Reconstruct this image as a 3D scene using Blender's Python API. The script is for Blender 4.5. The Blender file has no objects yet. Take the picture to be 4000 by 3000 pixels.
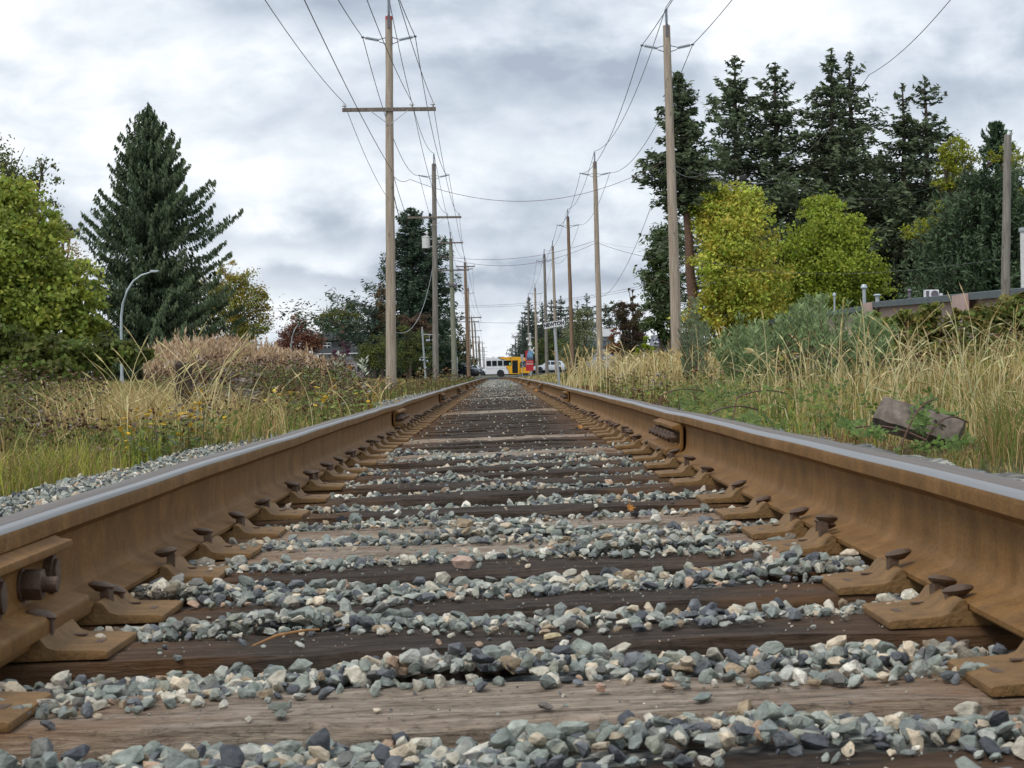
import bpy, bmesh, math, random
import numpy as np
from mathutils import Vector, Matrix
random.seed(5)
R = np.random.default_rng(11)
S = bpy.context.scene
COL = S.collection
PI = math.pi

# ------------------------------------------------------------------ camera
F, VX, VY, CZ, PHI = 7000.0, 1957.0, 1446.0, 0.394, -0.0175
cd = bpy.data.cameras.new("camera"); cam = bpy.data.objects.new("camera", cd); COL.objects.link(cam)
S.camera = cam
cd.sensor_width = 36; cd.lens = 36 * F / 4000
cd.shift_x = (2000 - VX) / 4000; cd.shift_y = -(1500 - VY) / 4000
cd.clip_start = 0.05; cd.clip_end = 8000
cam.matrix_world = Matrix.Translation((0, 0, CZ)) @ Matrix.Rotation(PI/2, 4, 'X') @ Matrix.Rotation(PHI, 4, 'Z')
cd.dof.use_dof = True; cd.dof.focus_distance = 11; cd.dof.aperture_fstop = 36

def at(px, py, s):
    """the point of the place seen at photo pixel px,py (4000x3000) at s metres down the line"""
    xc, zc = (px - VX) / F * s, -(py - VY) / F * s
    c, n = math.cos(PHI), math.sin(PHI)
    return Vector((xc*c - zc*n, s, xc*n + zc*c + CZ))

# ------------------------------------------------------------------ world: overcast sky
S.view_settings.view_transform = 'Standard'; S.view_settings.look = 'None'
S.view_settings.exposure = 0.30; S.view_settings.gamma = 1
SUN_EL, SUN_AZ = math.radians(52), math.radians(-35)
W = bpy.data.worlds.new("World"); S.world = W; W.use_nodes = True
nt = W.node_tree; nt.nodes.clear()
def N(tree, typ, **kw):
    n = tree.nodes.new(typ)
    for k, v in kw.items():
        if k == 'op': n.operation = v
        elif k.startswith('i_'):
            key = k[2:]
            n.inputs[int(key) if key.isdigit() else key].default_value = v
        else: setattr(n, k, v)
    return n
def L(tree, a, b): tree.links.new(a, b)
def M_(tree, op, a, b=None, c=None, clamp=False):
    n = tree.nodes.new('ShaderNodeMath'); n.operation = op; n.use_clamp = clamp
    for i, v in enumerate((a, b, c)):
        if v is None: continue
        if isinstance(v, (int, float)): n.inputs[i].default_value = v
        else: tree.links.new(v, n.inputs[i])
    return n.outputs[0]
tc = N(nt, 'ShaderNodeTexCoord'); sx = N(nt, 'ShaderNodeSeparateXYZ'); L(nt, tc.outputs['Generated'], sx.inputs[0])
X_, Y_, Z_ = sx.outputs
yc = M_(nt, 'MAXIMUM', Y_, 0.15)
A = M_(nt, 'DIVIDE', X_, yc); E = M_(nt, 'DIVIDE', Z_, yc)
# layered cloud field: a cloud deck seen in perspective
zz = M_(nt, 'ADD', M_(nt, 'ABSOLUTE', Z_), 0.17)
cv = N(nt, 'ShaderNodeCombineXYZ')
L(nt, M_(nt, 'DIVIDE', X_, zz), cv.inputs[0]); L(nt, M_(nt, 'DIVIDE', Y_, zz), cv.inputs[1]); L(nt, M_(nt, 'MULTIPLY', Z_, 3.0), cv.inputs[2])
n1 = N(nt, 'ShaderNodeTexNoise', i_Scale=1.9, i_Detail=6.0, i_Roughness=0.50, i_Distortion=0.25); L(nt, cv.outputs[0], n1.inputs['Vector'])
n2 = N(nt, 'ShaderNodeTexNoise', i_Scale=4.6, i_Detail=5.0, i_Roughness=0.5); L(nt, cv.outputs[0], n2.inputs['Vector'])
cw = N(nt, 'ShaderNodeCombineXYZ'); L(nt, A, cw.inputs[0]); L(nt, M_(nt, 'MULTIPLY', E, 1.75), cw.inputs[1]); L(nt, Y_, cw.inputs[2])
n3 = N(nt, 'ShaderNodeTexNoise', i_Scale=10.5, i_Detail=8.0, i_Roughness=0.56, i_Distortion=0.25); L(nt, cw.outputs[0], n3.inputs['Vector'])
n4 = N(nt, 'ShaderNodeTexNoise', i_Scale=26.0, i_Detail=5.0, i_Roughness=0.5, i_Distortion=0.2); L(nt, cw.outputs[0], n4.inputs['Vector'])
wA = M_(nt, 'ADD', A, M_(nt, 'MULTIPLY', M_(nt, 'SUBTRACT', n3.outputs[0], .5), .13))
wE = M_(nt, 'ADD', E, M_(nt, 'MULTIPLY', M_(nt, 'SUBTRACT', n4.outputs[0], .5), .030))
val = M_(nt, 'ADD', M_(nt, 'MULTIPLY', M_(nt, 'SUBTRACT', n1.outputs[0], .5), .25), 0.54)
val = M_(nt, 'ADD', val, M_(nt, 'MULTIPLY', M_(nt, 'SUBTRACT', n3.outputs[0], .5), 1.15))
val = M_(nt, 'ADD', val, M_(nt, 'MULTIPLY', M_(nt, 'SUBTRACT', n4.outputs[0], .5), .78))
for (dx, dy, rx, ry, am) in [  # light and dark cloud banks (display pixels of the 2212-wide photo)
    (130, 140, 330, 190, .34), (480, 400, 330, 130, .16), (1690, 70, 230, 80, .42), (1960, 60, 150, 60, .22), (1830, 330, 260, 120, .16),
    (1080, 380, 200, 60, .16), (430, 640, 300, 40, .14), (1000, 720, 300, 40, .18), (640, 560, 190, 26, .14), (1330, 660, 140, 35, .25),
    (1230, 160, 340, 60, -.50), (640, 0, 260, 34, -.40), (2080, 200, 190, 110, -.30), (960, 600, 420, 24, -.42), (680, 500, 260, 28, -.36),
    (1350, 585, 120, 40, -.36), (240, 470, 330, 60, -.10), (900, 250, 200, 40, -.20), (1280, 300, 160, 40, -.12), (1480, 40, 120, 60, -.12)]:
    a0, e0 = (dx*1.8083 - VX)/F, -(dy*1.8083 - VY)/F
    u = M_(nt, 'MULTIPLY', M_(nt, 'SUBTRACT', wA, a0), F/(rx*1.8083)); v = M_(nt, 'MULTIPLY', M_(nt, 'SUBTRACT', wE, e0), F/(ry*1.8083))
    q = M_(nt, 'ADD', M_(nt, 'MULTIPLY', u, u), M_(nt, 'MULTIPLY', v, v))
    val = M_(nt, 'ADD', val, M_(nt, 'DIVIDE', am*.85, M_(nt, 'ADD', M_(nt, 'POWER', q, 1.4), 1.0)))
rp = N(nt, 'ShaderNodeValToRGB'); L(nt, M_(nt, 'MULTIPLY', val, 1.0, clamp=True), rp.inputs[0])
el = rp.color_ramp.elements
el[0].position = 0.08; el[0].color = (.36, .41, .495, 1)
el[1].position = 0.92; el[1].color = (.94, .955, .975, 1)
e = el.new(.34); e.color = (.50, .555, .635, 1)
e = el.new(.60); e.color = (.67, .72, .78, 1)
sc = N(nt, 'ShaderNodeVectorMath', op='SCALE'); sc.inputs['Scale'].default_value = 10.0; L(nt, rp.outputs[0], sc.inputs[0])
sky = N(nt, 'ShaderNodeTexSky', sky_type='NISHITA', sun_disc=False, sun_elevation=SUN_EL, sun_rotation=SUN_AZ)
mx = N(nt, 'ShaderNodeMix', data_type='RGBA'); mx.inputs[0].default_value = .05
L(nt, sc.outputs[0], mx.inputs[6]); L(nt, sky.outputs[0], mx.inputs[7])
bg = N(nt, 'ShaderNodeBackground', i_Strength=0.1); L(nt, mx.outputs[2], bg.inputs[0])
wo = N(nt, 'ShaderNodeOutputWorld'); L(nt, bg.outputs[0], wo.inputs[0])
W.cycles.sampling_method = 'MANUAL'; W.cycles.sample_map_resolution = 512

sl = bpy.data.lights.new("sun", 'SUN'); sl.energy = 1.5; sl.angle = math.radians(18); sl.color = (1, .96, .9)
so = bpy.data.objects.new("sun", sl); COL.objects.link(so)
so.rotation_euler = (PI/2 - SUN_EL, 0, PI + SUN_AZ)   # light comes from behind and to the left of the camera
so.location = (-30, -40, 60)
so.rotation_euler = Vector((.5, .62, -1.0)).to_track_quat('-Z', 'Y').to_euler()
sky.sun_rotation = math.atan2(-.5, -.62)
sky.sun_elevation = math.atan2(1.0, math.hypot(.5, .62))

# ------------------------------------------------------------------ materials
def newmat(name):
    m = bpy.data.materials.new(name); m.use_nodes = True
    t = m.node_tree; t.nodes.clear()
    o = N(t, 'ShaderNodeOutputMaterial'); b = N(t, 'ShaderNodeBsdfPrincipled'); L(t, b.outputs[0], o.inputs[0])
    return m, t, b, o
def coords(t, scale=(1, 1, 1), rnd=False):
    c = N(t, 'ShaderNodeTexCoord'); mp = N(t, 'ShaderNodeMapping'); mp.inputs['Scale'].default_value = scale
    L(t, c.outputs['Object'], mp.inputs[0])
    if rnd:
        oi = N(t, 'ShaderNodeObjectInfo'); m = N(t, 'ShaderNodeVectorMath', op='SCALE'); m.inputs['Scale'].default_value = 37.0
        cb = N(t, 'ShaderNodeCombineXYZ')
        for i in range(3): L(t, oi.outputs['Random'], cb.inputs[i])
        L(t, cb.outputs[0], m.inputs[0]); L(t, m.outputs[0], mp.inputs['Location'])
    return mp.outputs[0]
def noise(t, vec, scale, detail=4, rough=.55, dist=0):
    n = N(t, 'ShaderNodeTexNoise', i_Scale=scale, i_Detail=detail, i_Roughness=rough, i_Distortion=dist); L(t, vec, n.inputs['Vector']); return n.outputs[0]
def ramp(t, fac, stops):
    r = N(t, 'ShaderNodeValToRGB'); L(t, fac, r.inputs[0]); e = r.color_ramp.elements
    for i, (p, c) in enumerate(stops):
        x = e[i] if i < 2 else e.new(p)
        x.position = p
    for x, (p, c) in zip(sorted(e, key=lambda q: q.position), sorted(stops, key=lambda q: q[0])):
        x.color = (*c, 1) if len(c) == 3 else c
    return r.outputs[0]
def mix(t, f, a, b, blend='MIX'):
    n = N(t, 'ShaderNodeMix', data_type='RGBA', blend_type=blend)
    for i, v in ((0, f), (6, a), (7, b)):
        if isinstance(v, (int, float)): n.inputs[i].default_value = v
        elif isinstance(v, tuple): n.inputs[i].default_value = (*v, 1)
        else: L(t, v, n.inputs[i])
    return n.outputs[2]
def bump(t, b, h, strength=.4, dist=.01):
    n = N(t, 'ShaderNodeBump', i_Strength=strength, i_Distance=dist); L(t, h, n.inputs['Height']); L(t, n.outputs[0], b.inputs['Normal'])
def simple(name, c, rough=.6, metal=0, var=.15, scale=8, bmp=0):
    m, t, b, o = newmat(name); v = coords(t); n = noise(t, v, scale)
    c2 = tuple(x*(1-var) for x in c); c1 = tuple(min(1, x*(1+var)) for x in c)
    L(t, ramp(t, n, [(.3, c2), (.7, c1)]), b.inputs['Base Color'])
    b.inputs['Roughness'].default_value = rough; b.inputs['Metallic'].default_value = metal
    if bmp: bump(t, b, noise(t, v, scale*5), bmp)
    return m
def attrmat(name, rough=.7, trans=0, var=.25, scale=30, bmp=0):
    m, t, b, o = newmat(name); a = N(t, 'ShaderNodeAttribute', attribute_name='Col')
    v = coords(t); n = noise(t, v, scale, 3)
    c = mix(t, 1.0, a.outputs[0], ramp(t, n, [(.25, (1-var,)*3), (.75, (1+var,)*3)]), 'MULTIPLY')
    L(t, c, b.inputs['Base Color']); b.inputs['Roughness'].default_value = rough
    b.inputs['Specular IOR Level'].default_value = .3
    if bmp: bump(t, b, noise(t, v, scale*2.5, 5), bmp, .004)
    if trans:
        tr = N(t, 'ShaderNodeBsdfTranslucent'); L(t, c, tr.inputs[0]); ms = N(t, 'ShaderNodeMixShader'); ms.inputs[0].default_value = trans
        L(t, b.outputs[0], ms.inputs[1]); L(t, tr.outputs[0], ms.inputs[2]); L(t, ms.outputs[0], o.inputs[0])
    return m
def glassy(name, c=(.02, .025, .03), rough=.08):
    m = simple(name, c, rough, 0, .2, 3); return m

MT = {}
def sleeper_mat(name, cols, stain):
    m, t, b, o = newmat(name)
    g = noise(t, coords(t, (3.2, 34, 34), True), 1.6, 8, .68, .6)
    g2 = noise(t, coords(t, (3.5, 9, 9), True), 1.2, 4)
    fine = noise(t, coords(t, (22, 150, 150), True), 1.0, 4, .65)
    spk = noise(t, coords(t, (60, 90, 90), True), 1.0, 4, .7)
    c = ramp(t, g, cols)
    c = mix(t, M_(t, 'MULTIPLY', g2, .55), c, tuple(x*.55 for x in cols[1][1]))
    crack = ramp(t, g, [(.36, (0, 0, 0)), (.43, (1, 1, 1))])
    c = mix(t, 1.0, c, ramp(t, fine, [(.35, (.62,)*3), (.7, (1.2,)*3)]), 'MULTIPLY')
    c = mix(t, 1.0, c, ramp(t, spk, [(.36, (.55,)*3), (.48, (1,)*3)]), 'MULTIPLY')
    co = N(t, 'ShaderNodeTexCoord'); sp = N(t, 'ShaderNodeSeparateXYZ'); L(t, co.outputs['Object'], sp.inputs[0])
    ax = M_(t, 'ABSOLUTE', sp.outputs[0])
    wob = noise(t, coords(t, (3, 8, 8), True), 1.5, 4)
    k = M_(t, 'ADD', ax, M_(t, 'MULTIPLY', M_(t, 'SUBTRACT', wob, .5), .7))
    mask = N(t, 'ShaderNodeMapRange', i_1=.34, i_2=.78); L(t, k, mask.inputs[0])
    c = mix(t, M_(t, 'MULTIPLY', mask.outputs[0], stain), c, (.21, .10, .036))
    L(t, c, b.inputs['Base Color']); b.inputs['Roughness'].default_value = .85; b.inputs['Specular IOR Level'].default_value = .25
    bump(t, b, M_(t, 'ADD', M_(t, 'MULTIPLY', g, 1.6), M_(t, 'MULTIPLY', fine, .7)), .9, .008)
    return m
MT['tie_dark'] = sleeper_mat('creosoted sleeper wood', [(.30, (.012, .009, .007)), (.46, (.058, .041, .030)), (.66, (.128, .093, .070))], .65)
MT['tie_pale'] = sleeper_mat('bleached sleeper wood', [(.33, (.09, .064, .046)), (.43, (.34, .265, .200)), (.68, (.56, .47, .375))], .90)

def rust():
    m, t, b, o = newmat('rusty rail steel')
    v = coords(t); n = noise(t, v, 7, 6, .6); s = noise(t, coords(t, (14, 14, .9)), 1.2, 3, .5, .4); f = noise(t, v, 140, 3)
    c = ramp(t, n, [(.28, (.138, .070, .021)), (.52, (.208, .107, .031)), (.76, (.275, .141, .043))])
    fl = noise(t, v, 32, 6, .7); c = mix(t, ramp(t, fl, [(.52, (0, 0, 0)), (.66, (.55, .55, .55))]), c, (.115, .060, .022)); c = mix(t, ramp(t, noise(t, coords(t, (5, 5, 3)), 2.3, 5), [(.55, (0, 0, 0)), (.75, (.5, .5, .5))]), c, (.29, .175, .085))
    c = mix(t, M_(t, 'MULTIPLY', ramp(t, s, [(.45, (0, 0, 0)), (.75, (1, 1, 1))]), .6), c, (.130, .064, .018))
    c = mix(t, 1.0, c, ramp(t, f, [(.3, (.82,)*3), (.7, (1.14,)*3)]), 'MULTIPLY')
    L(t, c, b.inputs['Base Color']); b.inputs['Roughness'].default_value = .68; b.inputs['Specular IOR Level'].default_value = .22
    bump(t, b, M_(t, 'ADD', f, M_(t, 'MULTIPLY', fl, 1.2)), .4, .003); return m
MT['rust'] = rust()
MT['rust_dark'] = simple('dark rusty iron', (.095, .058, .036), .6, 0, .35, 60, .3)
MT['rust_orange'] = simple('tie plate rust', (.185, .102, .034), .78, 0, .3, 26, .4)
def steel():
    m, t, b, o = newmat('worn running surface steel')
    s = noise(t, coords(t, (60, .7, 60)), 1.5, 4, .6)
    L(t, ramp(t, s, [(.3, (.27, .265, .26)), (.7, (.38, .375, .37))]), b.inputs['Base Color'])
    b.inputs['Metallic'].default_value = .92
    L(t, ramp(t, s, [(.3, (.30,)*3), (.7, (.42,)*3)]), b.inputs['Roughness']); return m
MT['steel'] = steel()
def railtop():
    m, t, b, o = newmat('dull rail top'); s = noise(t, coords(t, (70, .5, 70)), 1.5, 4, .6); p = noise(t, coords(t, (8, 1.2, 8)), 2, 4)
    L(t, mix(t, p, ramp(t, s, [(.3, (.08, .078, .078)), (.7, (.19, .185, .185))]), (.14, .105, .075)), b.inputs['Base Color']); b.inputs['Metallic'].default_value = .0; b.inputs['Roughness'].default_value = .55; b.inputs['Specular IOR Level'].default_value = .25; return m
MT['railtop'] = railtop()
def polewood(name, c1, c2, c3):
    m, t, b, o = newmat(name)
    g = noise(t, coords(t, (9, 9, .55), True), 2.0, 6, .6, .3); k = noise(t, coords(t, (5, 5, 1.6), True), 1.5, 3)
    c = ramp(t, g, [(.3, c1), (.5, c2), (.72, c3)])
    c = mix(t, ramp(t, k, [(.62, (0, 0, 0)), (.74, (.7, .7, .7))]), c, tuple(x*.45 for x in c1))
    L(t, c, b.inputs['Base Color']); b.inputs['Roughness'].default_value = .85; bump(t, b, g, .5, .02); return m
MT['pole'] = polewood('weathered pole wood', (.22, .17, .125), (.36, .295, .23), (.48, .405, .325))
MT['pole_brown'] = polewood('brown pole wood', (.13, .082, .052), (.23, .15, .098), (.32, .22, .15))
MT['pole_grey'] = polewood('grey pole wood', (.12, .105, .088), (.21, .19, .165), (.30, .275, .24))
MT['pole_green'] = polewood('greenish treated pole wood', (.15, .155, .115), (.24, .25, .185), (.31, .32, .24))
MT['arm'] = polewood('crossarm wood', (.10, .082, .068), (.17, .142, .118), (.24, .205, .17))
MT['ins'] = simple('grey insulator polymer', (.36, .40, .45), .4, 0, .12, 5)
MT['porc'] = simple('porcelain white', (.7, .7, .72), .25, 0, .1, 5)
MT['galv'] = simple('galvanised steel', (.40, .43, .45), .45, .3, .12, 6)
MT['galvdk'] = simple('dull bracket steel', (.16, .14, .16), .5, .4, .2, 9)
MT['wire'] = simple('wire', (.055, .06, .065), .6, 0, .2, 4)
MT['cable'] = simple('red brown cable', (.13, .075, .085), .6, 0, .2, 4)
MT['white'] = simple('white paint', (.74, .75, .77), .4, 0, .06, 4)
MT['offwhite'] = simple('chalky white', (.62, .62, .6), .6, 0, .12, 6)
MT['lampgrey'] = simple('pale grey lamp paint', (.44, .50, .53), .4, .2, .08, 3)
MT['black'] = simple('black plastic', (.014, .014, .016), .5, 0, .3, 6)
MT['rubber'] = simple('tyre rubber', (.016, .016, .017), .8, 0, .3, 20)
MT['red'] = simple('red banner cloth', (.48, .022, .035), .6, 0, .12, 4)
MT['redpaint'] = simple('red pole cap paint', (.45, .05, .03), .6, 0, .2, 6)
MT['yellow'] = simple('bus yellow paint', (.78, .40, .018), .35, 0, .06, 3)
MT['navy'] = simple('dark stripe paint', (.04, .045, .07), .4, 0, .1, 3)
MT['glass'] = glassy('dark window glass')
MT['glass_lt'] = glassy('pale window glass', (.12, .15, .17), .1)
MT['carwhite'] = simple('white car paint', (.62, .66, .71), .25, 0, .05, 3)
MT['cardark'] = simple('dark blue car paint', (.018, .022, .034), .2, 0, .1, 3)
MT['orange'] = simple('orange sign face', (.85, .30, .015), .5, 0, .08, 3)
MT['asphalt'] = simple('asphalt', (.055, .055, .057), .9, 0, .25, 6, .3)
MT['stone_attr'] = attrmat('crushed stone', .85, 0, .38, 75, .9)
MT['leaf'] = attrmat('broad leaf', .55, .40, .2, 6)
MT['needle'] = attrmat('conifer needles', .7, .12, .25, 5)
MT['grass'] = attrmat('grass blades', .65, .32, .22, 9)
MT['dryplant'] = attrmat('dry plant stalks', .85, .2, .2, 9)
MT['bark'] = simple('tree bark', (.085, .065, .05), .9, 0, .35, 9, .4)
MT['barkred'] = simple('reddish fir bark', (.13, .075, .052), .9, 0, .35, 7, .4)
MT['twig'] = simple('bramble cane', (.10, .045, .03), .7, 0, .2, 20)

# ------------------------------------------------------------------ mesh helpers
class MB:
    def __init__(s): s.v, s.f, s.mi = [], [], []
    def add(s, vs, fs, mi=0):
        o = len(s.v); s.v += [tuple(v) for v in vs]; s.f += [tuple(i+o for i in f) for f in fs]; s.mi += [mi]*len(fs); return s
    def box(s, c, d, mi=0, rot=None):
        hx, hy, hz = d[0]/2, d[1]/2, d[2]/2
        vs = [Vector((x, y, z)) for x in (-hx, hx) for y in (-hy, hy) for z in (-hz, hz)]
        if rot is not None: vs = [rot @ v for v in vs]
        c = Vector(c)
        return s.add([v+c for v in vs], [(0, 1, 3, 2), (4, 6, 7, 5), (0, 4, 5, 1), (2, 3, 7, 6), (0, 2, 6, 4), (1, 5, 7, 3)], mi)
    def tube(s, pts, rad, n=8, mi=0, cap=True):
        pts = [Vector(p) for p in pts]; rad = rad if isinstance(rad, (list, tuple)) else [rad]*len(pts)
        vs, fs = [], []
        for i, p in enumerate(pts):
            d = (pts[min(i+1, len(pts)-1)] - pts[max(i-1, 0)]).normalized()
            up = Vector((0, 0, 1)) if abs(d.z) < .9 else Vector((0, 1, 0))
            a = d.cross(up).normalized(); b = d.cross(a).normalized()
            for k in range(n):
                t = 2*PI*k/n; vs.append(p + (a*math.cos(t) + b*math.sin(t))*rad[i])
        for i in range(len(pts)-1):
            for k in range(n):
                k2 = (k+1) % n; fs.append((i*n+k, i*n+k2, (i+1)*n+k2, (i+1)*n+k))
        if cap: fs += [tuple(range(n))[::-1], tuple(range((len(pts)-1)*n, len(pts)*n))]
        return s.add(vs, fs, mi)
    def prism(s, poly, axis, a0, a1, mi=0, M=None):
        """polygon in the two other axes, extruded from a0 to a1 along axis"""
        n = len(poly); vs = []
        for a in (a0, a1):
            for (p, q) in poly:
                v = {'x': (a, p, q), 'y': (p, a, q), 'z': (p, q, a)}[axis]
                vs.append(M @ Vector(v) if M else v)
        fs = [(k, (k+1) % n, n+(k+1) % n, n+k) for k in range(n)] + [tuple(range(n))[::-1], tuple(range(n, 2*n))]
        return s.add(vs, fs, mi)
    def build(s, name, mats, parent=None, smooth=0, bevel=0, loc=None):
        me = bpy.data.meshes.new(name); me.from_pydata(s.v, [], s.f); 
        mats = mats if isinstance(mats, (list, tuple)) else [mats]
        for m in mats: me.materials.append(MT[m] if isinstance(m, str) else m)
        me.polygons.foreach_set('material_index', s.mi)
        bm = bmesh.new(); bm.from_mesh(me); bmesh.ops.recalc_face_normals(bm, faces=bm.faces)
        if bevel:
            ed = [e for e in bm.edges if e.is_manifold and e.calc_face_angle(0) > .5]
            bmesh.ops.bevel(bm, geom=ed, offset=bevel, segments=2, affect='EDGES', profile=.6, clamp_overlap=True)
        bm.to_mesh(me); bm.free()
        if smooth:
            me.polygons.foreach_set('use_smooth', [True]*len(me.polygons)); me.set_sharp_from_angle(angle=math.radians(smooth))
        me.update()
        o = bpy.data.objects.new(name, me); COL.objects.link(o)
        if parent: o.parent = parent
        if loc: o.location = loc
        return o
def tag(o, label=None, cat=None, group=None, kind=None):
    if label: o['label'] = label
    if cat: o['category'] = cat
    if group: o['group'] = group
    if kind: o['kind'] = kind
    return o
def thing(name, label, cat, loc=(0, 0, 0), rz=0, group=None):
    o = bpy.data.objects.new(name, None); COL.objects.link(o); o.location = loc; o.rotation_euler = (0, 0, rz); o.empty_display_size = .2
    return tag(o, label, cat, group)
TINT = {'leaf': 1.55, 'needle': 1.75, 'grass': 1.45, 'dryplant': 1.35}
def npmesh(name, V, quads=None, tris=None, col=None, mat='leaf', parent=None, smooth=False):
    me = bpy.data.meshes.new(name); V = np.asarray(V, np.float32)
    q = np.asarray(quads if quads is not None else np.zeros((0, 4)), np.int32).reshape(-1, 4); t = np.asarray(tris if tris is not None else np.zeros((0, 3)), np.int32).reshape(-1, 3)
    me.vertices.add(len(V)); me.vertices.foreach_set('co', V.ravel())
    li = np.concatenate([q.ravel(), t.ravel()]); me.loops.add(len(li)); me.loops.foreach_set('vertex_index', li)
    ls = np.concatenate([np.arange(len(q))*4, len(q)*4 + np.arange(len(t))*3]).astype(np.int32); me.polygons.add(len(ls)); me.polygons.foreach_set('loop_start', ls)
    if col is not None:
        a = me.attributes.new('Col', 'FLOAT_COLOR', 'POINT'); c = np.ones((len(V), 4), np.float32); c[:, :3] = np.clip(np.asarray(col)*TINT.get(mat, 1.0), 0, .8); a.data.foreach_set('color', c.ravel())
    me.materials.append(MT[mat]); me.update(calc_edges=True); me.validate()
    if not smooth: me.polygons.foreach_set('use_smooth', [False]*len(me.polygons))
    o = bpy.data.objects.new(name, me); COL.objects.link(o)
    if parent: o.parent = parent
    return o
def unit(a): return a / np.maximum(np.linalg.norm(a, axis=-1, keepdims=True), 1e-9)
def cards(c, ax, side, Ln, Wd, col, fold=0.0):
    """rhombic leaves: centre, long axis, side axis, length, width, colour -> V, quads, C"""
    n = len(c); Ln = np.broadcast_to(Ln, n)[:, None]; Wd = np.broadcast_to(Wd, n)[:, None]
    V = np.stack([c - ax*Ln/2, c + side*Wd/2 - ax*Ln*.08, c + ax*Ln/2, c - side*Wd/2 - ax*Ln*.08], 1)
    return V.reshape(-1, 3), np.arange(n*4).reshape(n, 4), np.repeat(col, 4, 0)
def merge(parts):
    V, Q, C, o = [], [], [], 0
    for v, q, c in parts: V.append(v); Q.append(q+o); C.append(c); o += len(v)
    return np.concatenate(V), np.concatenate(Q), np.concatenate(C)
def rdir(n): return unit(R.normal(size=(n, 3)))
def vary(base, n, amt=.25, hue=.08):
    b = np.asarray(base, float)[None]; k = 1 + R.uniform(-amt, amt, (n, 1)); return b*k*(1 + R.uniform(-hue, hue, (n, 3)))

# ------------------------------------------------------------------ the lie of the land
_ys = np.arange(0, 4001, 1.0)
_sl = np.where(_ys < 150, .0008 + 2.6e-5*_ys, np.interp(_ys, [150, 300, 480, 4000], [.0047, .0047, 0, 0]))
_zt = -np.concatenate([[0], np.cumsum((_sl[1:] + _sl[:-1])/2)])
def zt(y): return np.interp(y, _ys, _zt)
def xc(y): return -.009 - .4*(np.clip(y, 0, 260)/148.0)**2
CANT = .0225
def T(u, s, w): return Vector((float(xc(s)) + u, s, float(zt(s)) + w + u*CANT))
_px = [-400, -60, -25, -12, -8, -5, -3.3, -2.6, -2.0, -1.5, 0, 1.4, 1.7, 2.3, 3.5, 6, 9, 18, 60, 400]
_pz = [.6, .3, .2, .10, .0, -.14, -.22, -.20, -.09, -.045, -.05, -.045, -.06, -.03, .04, .24, .42, .7, 1.0, 1.2]
def ground(x, y):
    x = np.asarray(x, float); y = np.asarray(y, float); u = x - xc(y)
    z = np.interp(u, _px, _pz) + zt(y) + np.clip(u, -3, 3)*CANT
    k = np.clip((np.abs(u) - 1.8)/1.5, 0, 1)
    return z + k*(.05*np.sin(x*1.7 + y*.6) + .04*np.sin(y*1.3 - x*.8) + .03*np.sin(x*3.1 + 1.7*y))
def G(x, y): return Vector((x, y, float(ground(x, y))))
# ------------------------------------------------------------------ ground, track bed, road
def sheet(name, xs, ys, zfun, mat, kind='structure'):
    X, Y = np.meshgrid(xs, ys); Z = zfun(X, Y); V = np.stack([X, Y, Z], -1).reshape(-1, 3)
    nx, ny = len(xs), len(ys); i = np.arange(ny-1)[:, None]*nx + np.arange(nx-1)[None]
    Q = np.stack([i, i+1, i+nx+1, i+nx], -1).reshape(-1, 4)
    MT.setdefault('_', None)
    o = npmesh(name, V, Q, mat=mat); o.data.polygons.foreach_set('use_smooth', [True]*len(Q)); return tag(o, kind=kind)
def ground_mat():
    m, t, b, o = newmat('verge soil and turf'); v = coords(t)
    n = noise(t, v, .35, 5); n2 = noise(t, v, 3.5, 5); n3 = noise(t, v, 40, 3)
    c = ramp(t, n2, [(.3, (.045, .042, .020)), (.5, (.085, .080, .034)), (.72, (.150, .120, .060))])
    c = mix(t, ramp(t, n, [(.42, (0, 0, 0)), (.6, (1, 1, 1))]), c, (.060, .082, .026))
    c = mix(t, 1.0, c, ramp(t, n3, [(.3, (.6,)*3), (.7, (1.3,)*3)]), 'MULTIPLY')
    L(t, c, b.inputs['Base Color']); b.inputs['Roughness'].default_value = .95; bump(t, b, n3, .6, .03); return m
MT['ground'] = ground_mat()
def bed_mat():
    m, t, b, o = newmat('small ballast and fines'); v = coords(t)
    vo = N(t, 'ShaderNodeTexVoronoi', i_Scale=34.0); L(t, v, vo.inputs['Vector'])
    c = ramp(t, N_sep(t, vo.outputs['Color']), [(.1, (.05, .055, .06)), (.4, (.13, .145, .145)), (.7, (.24, .25, .235)), (.95, (.42, .40, .34))])
    d = noise(t, v, 2.2, 4)
    c = mix(t, ramp(t, d, [(.4, (0, 0, 0)), (.7, (.8, .8, .8))]), c, (.085, .070, .055))
    L(t, c, b.inputs['Base Color']); b.inputs['Roughness'].default_value = .95
    bump(t, b, M_(t, 'SUBTRACT', 1.0, vo.outputs['Distance']), .9, .02); return m
def N_sep(t, c):
    s = N(t, 'ShaderNodeSeparateColor'); L(t, c, s.inputs[0]); return s.outputs[0]
MT['bed'] = bed_mat()
xs = np.concatenate([-np.geomspace(400, 12, 22), np.arange(-11.5, 12.1, .5), np.geomspace(12.6, 400, 22)])
ys = np.concatenate([np.arange(-8, 60, .8), np.geomspace(60.5, 4000, 110)])
sheet('ground', xs, ys, lambda x, y: ground(x, y) - .03, 'ground')
bys = np.concatenate([np.arange(-2, 14, .12), np.geomspace(14.1, 330, 190)])
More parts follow.
